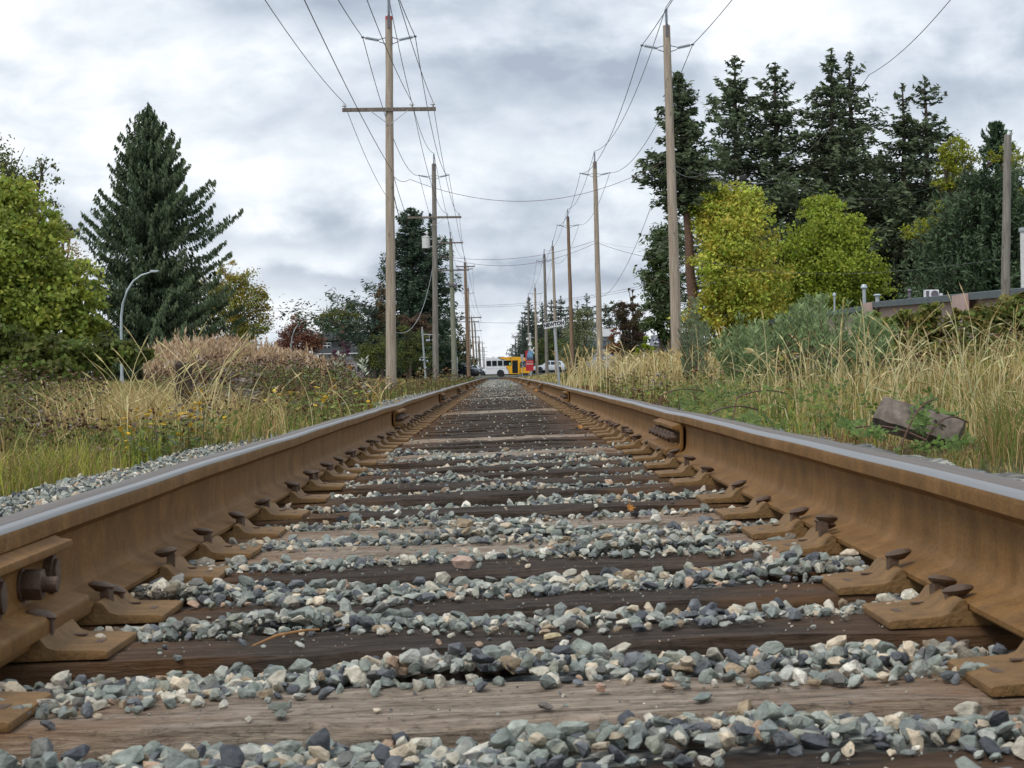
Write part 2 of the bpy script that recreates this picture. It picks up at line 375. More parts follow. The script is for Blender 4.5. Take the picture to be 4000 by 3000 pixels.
def bedlev(u, s):
    lv = np.interp(s, [0, 9, 9.6, 20, 36, 60, 400], [-.040, -.040, -.062, -.058, -.030, .006, .008])
    e = np.clip((np.abs(u) - 1.85)/.5, 0, 1)
    w = lv + (np.abs(u) > .62)*.0 - e*.16
    return np.where((np.abs(u) > .9) & (np.abs(u) < 1.9), np.maximum(w, -.03 - e*.16), w)
bus_ = np.concatenate([np.linspace(-2.25, -.95, 9), np.linspace(-.85, .85, 16), np.linspace(.95, 1.75, 6)])
V = []
for s in bys:
    for u in bus_:
        w = float(bedlev(np.array(u), s)) + .008*math.sin(u*9 + s*5) + .006*math.sin(u*21 - s*13)
        V.append(T(u, float(s), w))
nx = len(bus_); i = np.arange(len(bys)-1)[:, None]*nx + np.arange(nx-1)[None]
o = npmesh('track_bed', np.array(V), np.stack([i, i+1, i+nx+1, i+nx], -1).reshape(-1, 4), mat='bed'); tag(o, kind='structure')
o.data.polygons.foreach_set('use_smooth', [True]*len(o.data.polygons))
rz_ = lambda x, y: np.where((y < 255.9) | (y > 283), -2.6, np.interp(x, [-140, -12, -6, -1, 3, 7, 12, 140], [-.9, -.85, -.78, -.64, -.50, -.10, .05, .3]))
sheet('road', np.linspace(-140, 140, 90), np.array([255.8, 256, 262, 270, 282.9, 283.1]), rz_, 'asphalt')
sheet('side_street', np.linspace(-30, -25, 5), np.linspace(60, 262, 60), lambda x, y: ground(x, y) + .03, 'asphalt')

# ------------------------------------------------------------------ sleepers with tie plates and spikes
def sleeper_mesh(seed, mats):
    r = np.random.default_rng(seed); nx = 90; xs = np.linspace(-1.3, 1.3, nx)
    sec = [(-.115, -.17), (-.115, -.10), (-.116, -.04), (-.115, -.012), (-.107, -.001), (-.085, 0), (-.05, 0), (-.02, 0), (.015, 0), (.05, 0), (.085, 0), (.107, -.001), (.115, -.012), (.115, -.06), (.115, -.17)]
    ns = len(sec)
    def sm(n, k):
        a = r.normal(size=(nx + 4*k, n)); ker = np.hanning(2*k+1); ker /= ker.sum()
        return np.stack([np.convolve(a[:, i], ker, 'same')[2*k:2*k+nx] for i in range(n)], 1) * math.sqrt(k)
    dz = sm(ns, 9)*.0022 + sm(ns, 2)*.0011; dy = sm(ns, 7)*.0022
    edge = np.array([0, .3, .6, 1.6, 2.2, 1, .8, .8, .8, .8, 1, 2.2, 1.6, .6, 0])
    notch = np.clip(sm(2, 5)*.9 - .9, 0, 1)
    V = np.zeros((nx, ns, 3))
    for j, (y, z) in enumerate(sec):
        V[:, j, 0] = xs; V[:, j, 1] = y + dy[:, j]*edge[j]; V[:, j, 2] = z + np.minimum(dz[:, j]*edge[j], .004)
    for j, k in ((3, .006), (4, .012), (5, .004)): V[:, j, 2] -= notch[:, 0]*k
    for j, k in ((11, .012), (12, .006)): V[:, j, 2] -= notch[:, 1]*k
    V = V.reshape(-1, 3); i = np.arange(nx-1)[:, None]*ns + np.arange(ns-1)[None]
    Q = np.stack([i, i+ns, i+ns+1, i+1], -1).reshape(-1, 4)
    mb = MB(); mb.add(V.tolist(), Q.tolist())
    mb.f += [tuple(range(ns)), tuple(range((nx-1)*ns, nx*ns))[::-1]]; mb.mi += [0, 0]
    o = mb.build('railway_sleeper', mats, smooth=50); me = o.data; bpy.data.objects.remove(o); return me
TIE = {('d', k): sleeper_mesh(k, 'tie_dark') for k in range(5)}
TIE.update({('p', k): sleeper_mesh(50+k, 'tie_pale') for k in range(3)})
RC = .7545
PP = [(-.17, 0), (.195, 0), (.195, .0105), (.188, .013), (.120, .016), (.108, .020), (.096, .035), (.088, .039), (.081, .037), (.079, .022), (-.0785, .022), (-.08, .036), (-.09, .038), (-.1, .018), (-.17, .012)]
def plate_mesh(side):
    mb = MB(); mb.prism([(side*(RC - a), z + .001) for a, z in PP], 'y', -.098, .098)
    o = mb.build('tie_plate', ['rust_orange', 'rust_dark'], bevel=.0022, smooth=40)
    m2 = MB()
    for a, y, dx, dy, z in ((.163, -.005, .012, .032, .0135), (.116, .042, .03, .012, .018)):
        m2.box((side*(RC - a), y, z + .0012), (dx, dy, .002), 0)
    bm = bmesh.new(); bm.from_mesh(o.data); n0 = len(bm.faces)
    h = m2.build('x', 'rust_dark'); bm.from_mesh(h.data); bm.faces.ensure_lookup_table()
    for f in bm.faces[n0:]: f.material_index = 1
    bm.to_mesh(o.data); bm.free(); bpy.data.objects.remove(h)
    me = o.data; bpy.data.objects.remove(o); return me
PLATE = {s: plate_mesh(s) for s in (-1, 1)}
def spike_mesh(side, var):
    r = random.Random(var); mb = MB(); h = .040 + .010*r.random()
    d = -side  # gauge direction; head points back over the rail foot
    mb.box((0, 0, h/2), (.017, .017, h)); V, Fc = [], []
    prof = [(.0, h+.012), (.5, h+.011), (.85, h+.0085), (1.0, h+.005), (.88, h+.001), (.45, h-.006)]
    nn = 14
    for rr, z in prof[1:]:
        for k in range(nn):
            t = 2*PI*k/nn; V.append((side*(.010 + rr*.0235*math.cos(t)), rr*.0175*math.sin(t), z + side*0 + .004*rr*math.cos(t)*(1 if var % 2 else -1)))
    V.append((side*.010, 0, prof[0][1])); c = len(V)-1
    for j in range(len(prof)-2):
        for k in range(nn): Fc.append((j*nn+k, j*nn+(k+1) % nn, (j+1)*nn+(k+1) % nn, (j+1)*nn+k))
    for k in range(nn): Fc.append((c, (k+1) % nn, k))
    Fc.append(tuple(range((len(prof)-2)*nn, (len(prof)-1)*nn)))
    mb.add(V, Fc)
    o = mb.build('spike', 'rust_dark', smooth=45); me = o.data; bpy.data.objects.remove(o); return me
SPIKE = {(s, k): spike_mesh(s, k) for s in (-1, 1) for k in range(4)}
fronts = [1.555, 2.035, 2.551, 2.969, 3.545, 3.963, 4.50, 5.04, 5.746, 6.30, 6.895, 7.374, 8.017, 8.62, 9.13]
while fronts[-1] < 50: fronts.append(fronts[-1] + .545 + R.uniform(-.07, .07))
fronts = np.array(fronts)
pale = {1, 5, 6, 13, 17} | {k for k in range(20, len(fronts)) if R.random() < .10}
ordn = ['nearest', 'second', 'third', 'fourth', 'fifth', 'sixth', 'seventh', 'eighth', 'ninth', 'tenth', 'eleventh', 'twelfth', 'thirteenth', 'fourteenth', 'fifteenth', 'sixteenth', 'seventeenth', 'eighteenth', 'nineteenth', 'twentieth']
def link(name, me, parent=None):
    o = bpy.data.objects.new(name, me); COL.objects.link(o)
    if parent: o.parent = parent
    return o
for k, f in enumerate(fronts):
    p = k in pale
    o = link('railway_sleeper', TIE[('p', k % 3) if p else ('d', k % 5)])
    s = float(f) + .115
    o.location = T(0, s, -.003*R.random()); o.rotation_euler = (-float(zt(s+.5) - zt(s-.5))*-1, -CANT + R.normal()*.002, R.normal()*.006 if k > 2 else 0.0)
    extra = {0: 'dark sleeper cut off by the bottom edge of the photo', 1: 'pale bleached sleeper near the bottom edge with loose stones lying on it', 2: 'black sleeper just behind the nearest pale bleached one, carrying a yellow oblong stone',
             3: 'dark brown split sleeper, third dark one counting from the pale front one', 4: 'dark sleeper with a big pink stone sitting on it', 5: 'pale sleeper right behind the one with the pink stone', 6: 'pale sleeper just in front of the white speckled stone'}
    if k in extra: lb = extra[k]
    elif k < 20: lb = '%s %s, %s counting from the camera' % ('pale grey' if p else 'dark weathered', 'sleeper', ordn[k])
    else: lb = ('distant pale grey sleeper' if p else 'distant dark sleeper') + ' half buried in ballast, beyond the first twenty'
    tag(o, lb, 'sleeper', 'sleepers laid across the track')
    if k < 84:
        for sd in (-1, 1):
            pl = link('tie_plate', PLATE[sd], o)
            pl.location = (R.normal()*.004 if k < 30 else 0, R.normal()*.008, 0); pl.rotation_euler = (0, 0, R.normal()*.012)
            if k < 64:
                for yy in ((-.034,) if R.random() < .7 else (-.036, .036)):
                    sp = link('spike', SPIKE[(sd, int(R.integers(4)))], pl)
                    sp.location = (sd*(RC - .0905), yy, .012 + R.uniform(-.014, .006)); sp.rotation_euler = (R.normal()*.07, R.normal()*.07, R.normal()*.18)

# ------------------------------------------------------------------ rails with joint bars
half = [(.0, 0), (.074, 0), (.076, .003), (.076, .010), (.060, .0145), (.032, .0215), (.018, .028), (.0115, .038), (.0088, .055), (.0085, .085), (.0095, .110), (.013, .126), (.022, .134), (.034, .1395), (.0365, .142), (.0368, .160), (.0355, .168), (.0315, .1745), (.024, .1782), (.012, .1797)]
prof = [(a, b) for a, b in half] + [(0, .180)] + [(-a, b) for a, b in half[:0:-1]]
BASE = .023
def rail(side, joints, label):
    ss = np.concatenate([np.arange(-.6, 20, .3), np.geomspace(20.2, 330, 150)])
    rr = np.random.default_rng(3 + side); V = []; n = len(prof)
    for s in ss:
        s = float(s); dip = sum(-.004*math.exp(-((s-j)/.8)**2) for j in joints)
        wob = .0012*math.sin(s*1.9 + side) + .0008*math.sin(s*4.7)
        u0 = side*RC + .0015*math.sin(s*.9 + side*2)
        for a, b in prof: V.append(T(u0 + a, s, BASE + b + dip + wob))
    i = np.arange(len(ss)-1)[:, None]*n; k = np.arange(n); k2 = (k+1) % n
    Fq = np.stack([i + k, i + k2, i + n + k2, i + n + k], -1).reshape(-1, 4)
    mb = MB(); mb.v = V; mb.f = [tuple(q) for q in Fq.tolist()]
    hb = np.array([(prof[j][1] + prof[(j+1) % n][1])/2 for j in range(n)]); ha = np.array([(prof[j][0] + prof[(j+1) % n][0])/2 for j in range(n)])*-side; mi = np.where(hb > .1660, np.where((ha > .019), 1, 2), 0)
    mb.mi = np.tile(mi, len(ss)-1).tolist()
    r = mb.build('rail', ['rust', 'steel', 'railtop'], smooth=32); tag(r, label, 'rail')
    g = -side
    bar = [(.012, .1385), (.036, .1385), (.046, .1335), (.064, .1305), (.064, .118), (.040, .112), (.032, .102), (.032, .062), (.038, .050), (.086, .040), (.090, .034), (.090, .013), (.079, .0125), (.030, .0245), (.020, .040), (.019, .115)]
    for j in joints:
        if j > 110: continue
        c = T(side*RC, j, BASE - .004)
        mb = MB(); mb.prism([(g*a, b + a*g*CANT) for a, b in bar], 'y', -.45, .45)
        b_ = mb.build('joint_bar', 'rust', parent=r, bevel=.003 if j < 25 else 0, smooth=35); b_.location = c
        if j > 45: continue
        for q, yy in enumerate((-.40, -.25, -.09, .09, .25, .40)):
            m2 = MB(); hexr = lambda rad, n=6: [(rad*math.cos(2*PI*z/n + .3*q), .082 + rad*math.sin(2*PI*z/n + .3*q)) for z in range(n)]
            def xp(poly, a0, a1):
                m2.prism(poly, 'x', g*a0, g*a1)
            if q % 2 == 0 or j > 3.5:
                xp(hexr(.026, 14), .031, .037); xp(hexr(.0245), .037, .066); xp(hexr(.0125, 10), .066, .088)
            else:
                xp([(1.0*.021*math.cos(2*PI*z/14), .082 + .032*math.sin(2*PI*z/14)) for z in range(14)], .031, .046)
                xp([(.75*.021*math.cos(2*PI*z/14), .082 + .75*.032*math.sin(2*PI*z/14)) for z in range(14)], .046, .052)
            bo = m2.build('bolt', 'rust_dark', parent=b_, bevel=.0015 if j < 15 else 0, smooth=35); bo.location = (0, yy, 0)
    return r
rail(-1, [2.46, 12.75, 22.3, 31.5, 40, 48, 56, 66, 78, 92], 'left rusty steel rail with polished top, its bolted joint cut by the left edge')
rail(1, [7.62, 19.5, 31.6, 44, 56, 68, 80, 95], 'right rusty steel rail with polished top and dark bolted joint halfway along')

# ------------------------------------------------------------------ ballast
def hull(npts, seed):
    r = np.random.default_rng(seed); bm = bmesh.new()
    p = unit(r.normal(size=(npts, 3)))*r.uniform(.74, 1.0, (npts, 1))*np.array([1.15, r.uniform(.65, .95), r.uniform(.42, .70)])
    for q in p: bm.verts.new(q)
    bmesh.ops.convex_hull(bm, input=bm.verts); loose = [v for v in bm.verts if not v.link_faces]
    bmesh.ops.delete(bm, geom=loose, context='VERTS'); bmesh.ops.triangulate(bm, faces=bm.faces)
    if npts > 18 and npts < 40: bmesh.ops.bevel(bm, geom=bm.edges[:], offset=.035, segments=1, affect='EDGES', clamp_overlap=True); bmesh.ops.triangulate(bm, faces=bm.faces)
    bm.verts.index_update(); V = np.array([v.co[:] for v in bm.verts]); Fc = np.array([[v.index for v in f.verts] for f in bm.faces]); bm.free(); return V, Fc
HULL = {'hi': [hull(19 + k % 6, 100+k) for k in range(14)], 'md': [hull(12, 200+k) for k in range(12)], 'lo': [hull(9, 300+k) for k in range(8)]}
PAL = np.array([(.225, .255, .235), (.175, .200, .190), (.275, .300, .280), (.130, .142, .160), (.082, .090, .106), (.33, .345, .32), (.47, .445, .38), (.50, .43, .335), (.38, .27, .20), (.28, .22, .155), (.165, .168, .162), (.58, .56, .51), (.25, .26, .22), (.205, .232, .230)])
PAL = PAL*np.array([1.13, 1.11, 1.06])
PW = np.array([.14, .12, .12, .095, .07, .12, .10, .075, .022, .035, .06, .035, .045, .06]); PW /= PW.sum()
def rotmats(n):
    q = unit(R.normal(size=(n, 4))); w, x, y, z = q.T
    return np.stack([np.stack([1-2*(y*y+z*z), 2*(x*y-z*w), 2*(x*z+y*w)], -1), np.stack([2*(x*y+z*w), 1-2*(x*x+z*z), 2*(y*z-x*w)], -1), np.stack([2*(x*z-y*w), 2*(y*z+x*w), 1-2*(x*x+y*y)], -1)], 1)
def scatter(pos, rad, lod, colr, flat=.6):
    n = len(pos); pi = R.integers(len(HULL[lod]), size=n); RM = rotmats(n)
    VV, TT, CC, o = [], [], [], 0
    for k, (hv, hf) in enumerate(HULL[lod]):
        s = np.where(pi == k)[0]
        if not len(s): continue
        v = np.einsum('nij,vj->nvi', RM[s], hv)*rad[s][:, None, None]; v[..., 2] *= np.where(flat, .82, 1); v += pos[s][:, None]
        nv = len(hv); VV.append(v.reshape(-1, 3)); TT.append((hf[None] + (np.arange(len(s))*nv)[:, None, None]).reshape(-1, 3) + o)
        CC.append(np.repeat(colr[s], nv, 0)); o += nv*len(s)
    return np.concatenate(VV), np.concatenate(TT), np.concatenate(CC)
def Tn(u, s, w): return np.stack([xc(s) + u, s, zt(s) + w + u*CANT], -1)
def onsleeper(s):
    k = np.clip(np.searchsorted(fronts, s) - 1, 0, len(fronts)-1); d = s - fronts[k]
    return (d >= -.004) & (d < .234), d
def field(u0, u1, s0, s1, cell, rmin, rmax, keep=1.0):
    nu, ns = max(1, int((u1-u0)/cell)), max(1, int((s1-s0)/cell))
    U, Sv = np.meshgrid(u0 + (np.arange(nu)+.5)*cell, s0 + (np.arange(ns)+.5)*cell); n = U.size
    u = U.ravel() + R.uniform(-.5, .5, n)*cell; s = Sv.ravel() + R.uniform(-.5, .5, n)*cell
    r = rmin + (rmax-rmin)*R.beta(1.3, 2.4, n); m = R.random(n) < keep; return u[m], s[m], r[m]
def stonecol(n, u):
    c = PAL[R.choice(len(PAL), n, p=PW)]*R.uniform(.78, 1.2, (n, 1)); a = np.abs(u)
    k = (np.clip((a - .50)/.2, 0, 1)*(a < 1.0)*(R.random(n) < .45)*R.uniform(.2, .8, n))[:, None]
    return c*(1-k) + np.array([.21, .115, .05])*k
VV, TT, CC, off = [], [], [], 0
def emit(u, s, w, r, lod, col=None):
    global off
    if not len(u): return
    v, t, c = scatter(Tn(u, s, w), r, lod, stonecol(len(u), u) if col is None else col)
    VV.append(v); TT.append(t + off); CC.append(c); off += len(v)
zones = [  # u0,u1,s0,s1,cell,rmin,rmax,lod,level
    (-.74, .74, 1.5, 4.4, .0200, .0075, .0245, 'hi', .007), (-.74, .74, 4.4, 9.2, .0235, .0085, .025, 'md', -.007),
    (-.74, .74, 9.2, 22, .036, .012, .024, 'lo', -.047), (-.74, .74, 22, 48, .062, .014, .030, 'lo', -.030), (-.74, .74, 48, 120, .15, .018, .042, 'lo', .012),
    (-1.42, -.86, 2, 9, .032, .012, .026, 'md', -.012), (-2.42, -.86, 6, 26, .036, .013, .028, 'lo', -.012), (-2.3, -.86, 26, 90, .12, .018, .04, 'lo', -.010), (.86, 1.2, 2, 40, .06, .012, .022, 'lo', -.03)]
for (u0, u1, s0, s1, cell, r0, r1, lod, lev) in zones:
    for layer in range(3 if s1 < 10 and abs(u0) < 1 else 2):
        u, s, r = field(u0, u1, s0, s1, cell*(1, 1.25, 1.9)[layer], r0, r1, (1, .55 if s1 < 10 else .3, .30)[layer])
        on, d = onsleeper(s); a = np.abs(u)
        lv = lev + .010*np.sin(u*5.1 + s*3.3) + .006*np.sin(u*11 - s*7)
        gap = ~on
        if u1 <= .75 and s1 < 130 and s0 < 48:
            if 9 <= s0 < 22: gap &= (R.random(len(u)) < .25 + .75*(np.sin(s*1.9 + np.sin(u*3)) > -.1))
            if s0 < 5:   # less ballast under the rail foot
                lv = np.where(a > .66, lv - .025, lv)
        e = np.clip((a - 1.85)/.6, 0, 1)
        if s1 < 10 and u1 < .8:
            kk = np.clip(np.searchsorted(fronts, s) - 1, 0, len(fronts)-2); gl = fronts[kk+1] - fronts[kk] - .23; lv = lv - .040*np.clip((d - .23)/np.maximum(gl, .05), 0, 1)**1.6
        if a.size and a.min() > .8:
            lv = lev + .01*np.sin(u*4 + s*2) - e*.15; gap = np.where(a < 1.3, gap, True) if s0 < 30 else np.ones(len(u), bool)
            if u0 < 0 and s0 >= 6: gap &= (a < 1.98 + .12*np.sin(s*1.1) + .08*np.sin(s*2.7)) | (R.random(len(u)) < .10)
        if s0 >= 48: gap[:] = True
        w = lv + (r*(-.1, .45, .95)[layer])
        emit(u[gap], s[gap], w[gap], r[gap], lod)
# loose small stones lying on the sleepers
for s0, s1, cell, keep, r0, r1, lod in ((1.6, 5, .05, .16, .004, .0125, 'hi'), (5, 10, .05, .14, .005, .014, 'md'), (10, 24, .06, .20, .007, .017, 'lo'), (24, 48, .075, .5, .010, .022, 'lo')):
    u, s, r = field(-.60, .60, s0, s1, cell, r0, r1, keep); on, d = onsleeper(s)
    emit(u[on], s[on], r[on]*.45, r[on], lod)
    if s1 <= 10:   # grit on the wood
        u, s, r = field(-.62, .62, s0, s1, .016 if s1 <= 5 else .03, .0012, .0045, .35); on, d = onsleeper(s); q = on & (R.random(len(u)) < .25 + .75*np.clip((d - .1)/.12, 0, 1)); emit(u[q], s[q], r[q]*.4, r[q], 'lo')
    if s1 <= 5:   # stones spilling over the far edge of each sleeper
        u, s, r = field(-.62, .62, s0, s1, .021, .006, .020, .85); on, d = onsleeper(s); q = on & (d > .145 + .05*np.sin(u*6 + np.floor(s*2)*2) + R.uniform(-.02, .04, len(u)))
        emit(u[q], s[q], r[q]*.5, r[q], lod)
o = npmesh('ballast', np.concatenate(VV), None, np.concatenate(TT), np.concatenate(CC), 'stone_attr'); tag(o, 'grey green and tan crushed stone between and beside the sleepers', 'ballast', kind='stuff')
del VV, TT, CC
# conspicuous single stones, each lying where the photo shows it
def stone(px, py, s, rx, ry, rz, col, label, seed=0, n=22):
    v, f = hull(n, 900 + seed); mb = MB(); mb.add([(a*rx, b*ry, c*rz*1.2) for a, b, c in v], f.tolist())
    nm = simple('stone %d' % seed, col, .8, 0, .3, 70, .4)
    o = mb.build('stone', nm); p = at(px, py, s); o.location = p; o.rotation_euler = (0, 0, seed*1.3)
    zmin = min((o.matrix_basis @ q.co).z for q in o.data.vertices); return tag(o, label, 'stone')
def on_tie(px, s, h):   # stone centre height h above sleeper top
    x = (px - VX)/F*s; return T(x - float(xc(s)), s, h)
def tstone(px, s, rx, ry, rz, col, label, seed, h=None):
    o = stone(2000, 2000, s, rx, ry, rz, col, label, seed); o.location = on_tie(px, s, rz*.75 if h is None else h); return o
tstone(2552, 4.36, .030, .026, .028, (.62, .58, .50), 'white speckled stone sitting on a pale sleeper, larger than those around it', 1)
tstone(1795, 3.59, .026, .020, .021, (.50, .36, .29), 'pinkish speckled stone sitting on a dark sleeper', 2)
tstone(2138, 2.60, .0185, .010, .0085, (.52, .43, .25), 'yellow oblong pebble lying on the black sleeper', 3)
tstone(2205, 2.60, .008, .008, .007, (.05, .055, .07), 'small black stone touching the yellow oblong pebble', 4)
tstone(1068, 2.13, .0170, .011, .0085, (.15, .165, .14), 'upper of two flat green stones lying together on pale sleeper', 5)
tstone(1072, 2.085, .0150, .011, .0080, (.17, .18, .15), 'lower of two flat green stones lying together on pale sleeper', 6)
tstone(2955, 2.16, .0170, .012, .0105, (.22, .26, .25), 'grey green block shaped stone standing on the pale sleeper', 7)
tstone(2720, 2.08, .0190, .013, .0100, (.19, .225, .205), 'rounded green stone at front edge of pale sleeper, left of the block', 8)
tstone(2590, 2.18, .0125, .008, .0065, (.34, .23, .15), 'smooth tan oval pebble lying on the pale sleeper', 9)
tstone(3680, 2.15, .0160, .011, .0105, (.10, .115, .12), 'dark square stone on rusty right end of pale sleeper', 10)
tstone(2325, 2.17, .0110, .009, .0090, (.46, .29, .22), 'pink pebble at the back edge of pale sleeper', 11)
tstone(2110, 2.07, .0105, .009, .0085, (.16, .14, .12), 'dark brown pebble on the pale sleeper near the middle', 12)
# dry stick, maple leaves
mb = MB(); a, b = on_tie(970, 2.47, .030), on_tie(1230, 2.56, .036)
mb.tube([a, a.lerp(b, .35) + Vector((0, 0, .006)), a.lerp(b, .75) + Vector((0, 0, .004)), b], [.0014, .0024, .0022, .0014], 7)
o = mb.build('dry_stick', simple('peeled orange stick', (.34, .17, .06), .7, 0, .3, 40), smooth=60); tag(o, 'thin orange brown dry stick lying across the ballast', 'stick')
def leaf(loc, size, tilt, label):
    pts = [(0, -.9), (.12, -.35), (.6, -.55), (.42, -.15), (1, .15), (.45, .25), (.5, .62), (.16, .42), (0, 1), (-.16, .42), (-.5, .62), (-.45, .25), (-1, .15), (-.42, -.15), (-.6, -.55), (-.12, -.35)]
    mb = MB(); mb.add([(x*size, y*size, .25*size*(abs(x)**2)) for x, y in pts] + [(0, 0, 0)], [(i, (i+1) % 16, 16) for i in range(16)])
    o = mb.build('fallen_leaf', simple('brown autumn leaf', (.42, .17, .03), .7, 0, .25, 60)); o.location = loc; o.rotation_euler = tilt; return tag(o, label, 'leaf')
leaf(on_tie(2452, 4.62, .03), .016, (1.1, .2, .4), 'pointed orange brown maple leaf standing among stones beside the white stone')
leaf(on_tie(2262, 11.1, .035), .026, (.7, .3, .2), 'orange leaf lying on a sleeper beside the right rail')
leaf(on_tie(2092, 31, .06), .045, (.8, .1, .2), 'small orange leaf far along the right side of the track')
# ------------------------------------------------------------------ utility poles
def lathe(mb, prof, p0, d, n=10, mi=0):
    """profile [(r,h)] turned about direction d from p0"""
    d = Vector(d).normalized(); p0 = Vector(p0)
    mb.tube([p0 + d*h for r, h in prof], [max(r, .001) for r, h in prof], n, mi); return mb
def rod_insulator(p0, d, ln, parent, sheds=11, name='insulator', rad=.062):
    mb = MB(); pr = [(.03, 0), (.036, .02)]
    for k in range(sheds):
        h = .03 + (ln-.06)*k/sheds; st = (ln-.06)/sheds; pr += [(.034, h), (rad, h + st*.35), (rad*.92, h + st*.5), (.034, h + st*.62)]
    pr += [(.034, ln-.03), (.022, ln-.02), (.022, ln)]
    lathe(mb, pr, p0, d, 12); return mb.build(name, 'ins', parent, smooth=60)
def pin_insulator(p, parent):
    mb = MB(); lathe(mb, [(.012, 0), (.012, .07)], p, (0, 0, 1), 6, 1); lathe(mb, [(.02, .065), (.085, .07), (.09, .085), (.05, .10), (.045, .12), (.055, .135), (.05, .16), (.02, .17)], p, (0, 0, 1), 12)
    return mb.build('pin_insulator', ['porc', 'galvdk'], parent, smooth=50)
TIPS = {}
def pole(key, base, top, s, mat, label, group, arms=(), rods=True, topins=True, capred=False, r0=.17, r1=.115, detail=True, baseY=None):
    """base/top: photo pixels; s: metres down the line"""
    pt = at(top[0], top[1], s); pb = at(base[0], base[1], s); pb.z = float(ground(pb.x, s)) - .6
    t = thing('utility_pole', label, 'utility pole', (pb.x, s, pb.z + .6), 0, group); o0 = Vector(t.location)
    b = pb - o0; e = pt - o0; d = (e - b).normalized(); H = (e-b).length
    mb = MB(); n = 14
    rr = random.Random(key)
    pts = [b.lerp(e, k/n) + Vector((rr.uniform(-1, 1)*.008, rr.uniform(-1, 1)*.008, 0)) for k in range(n+1)]
    mb.tube(pts, [r0 + (r1-r0)*k/n for k in range(n+1)], 14)
    mb.build('pole_shaft', mat, t, smooth=50)
    ctr = lambda h: e - d*h      # h metres below the top
    tips = {}
    if rods and detail:
        for sd in (-1, 1):
            c = ctr(.75); root = c + Vector((sd*.33, 0, -.03)); mb = MB()
            mb.tube([c + Vector((sd*.09, 0, .06)), root + Vector((0, 0, .03))], .016, 6); mb.tube([c + Vector((sd*.09, 0, -.16)), root + Vector((0, 0, -.05))], .016, 6)
            mb.box(c + Vector((sd*.105, 0, -.05)), (.03, .1, .3)); mb.build('insulator_bracket', 'galvdk', t)
            dr = Vector((sd, 0, .20)).normalized(); i = rod_insulator(root, dr, .50, t, 12)
            m2 = MB(); m2.tube([root + dr*.48, root + dr*.60], .02, 6); m2.box(root + dr*.56, (.09, .09, .05)); m2.build('wire_clamp', 'galvdk', i)
            tips['l' if sd < 0 else 'r'] = o0 + root + dr*.56
    if topins:
        m2 = MB(); m2.box(ctr(-.0) + Vector((0, -r1-.01, -.18)), (.10, .03, .42)); m2.tube([ctr(.05), ctr(-.12)], .04, 8)
        m2.build('top_bracket', 'galvdk', t); rod_insulator(ctr(-.10), d, .52, t, 11); tips['t'] = o0 + ctr(-.64)
    if capred:
        m2 = MB(); m2.tube([ctr(.10), ctr(-.015)], r1 + .006, 14); m2.build('pole_cap', 'redpaint', t, smooth=50)
    for k, (h, lo, hi, pins, br) in enumerate(arms):
        c = ctr(h); mb = MB(); mb.box(c + Vector(((lo+hi)/2, -.14, 0)), (hi-lo, .10, .125), rot=Matrix.Rotation(.006, 3, 'Y')); a = mb.build('crossarm', 'arm', t, bevel=.008)
        for px in pins:
            pin_insulator(c + Vector((px, -.14, .0625)), a); tips['p%d_%d' % (k, len([q for q in tips if q.startswith('p%d' % k)]))] = o0 + c + Vector((px, -.14, .24))
        if br:
            for sd in (-1, 1):
                m2 = MB(); m2.tube([c + Vector((sd*br, -.20, -.05)), c + Vector((sd*.05, -.17, -.48))], .013, 6); m2.build('arm_brace', 'galv', t)
    TIPS[key] = tips; return t, e, d, o0
GP = 'utility poles along the railway'
p3 = (-1.5, .76, 1.46)
tl = {}
tl['L1'] = pole('L1', (1527, 1490), (1519, 66), 60, 'pole', 'tall bare wooden pole with red cap left of the track, nearest to the camera', GP, [(3.12, -1.57, 1.56, p3, .62)], capred=True, r0=.185, r1=.115)
tl['L2'] = pole('L2', (1702, 1480), (1695, 640), 106, 'pole_grey', 'second pole left of the track, carrying a pale transformer can', GP, [(3.18, -1.58, 1.6, p3, .62)], r0=.19, r1=.125)
tl['L3'] = pole('L3', (1777, 1475), (1760, 932), 158, 'pole_green', 'greenish pole with two crossarms, third left of the track', GP, [(.38, -1.2, 1.1, (-1.1, 1.0), .5), (2.8, -1.2, 1.55, (-1.1, .6, 1.45), .5)], rods=False, topins=True, r0=.26, r1=.16)
m2 = MB(); c = tl['L3'][1] - tl['L3'][2]*4.1; m2.box(c + Vector((0, -.2, 0)), (.95, .14, .16)); m2.box(c + Vector((.3, -.2, -.16)), (.14, .14, .2)); m2.box(c + Vector((-.3, -.2, .1)), (.14, .14, .1)); m2.build('cable_box', 'galvdk', tl['L3'][0])
tl['L4'] = pole('L4', (1832, 1470), (1816, 1026), 205, 'pole_brown', 'brown pole with one crossarm, fourth left of the track', GP, [(.45, -1.05, 1.15, (-.9, 1.05), .4), (10.9 - 4.6, -1.3, 1.7, (-1.2, .8, 1.6), .5)], topins=True, r0=.21, r1=.15)
tl['L5'] = pole('L5', (1838, 1470), (1828, 1126), 262, 'pole', 'pale pole partly hidden behind the brown fourth pole on the left', GP, [(4.9, -2.2, 1.5, (-2.1, .7, 1.4), .5)], r0=.2, r1=.14)
tl['L6'] = pole('L6', (1856, 1470), (1842, 1242), 300, 'pole_brown', 'reddish brown pole with a square white sign near the left road crossing', GP, [(3.2, -1.4, 1.2, (-1.2, 1.0), 0)], rods=False, r0=.19, r1=.12)
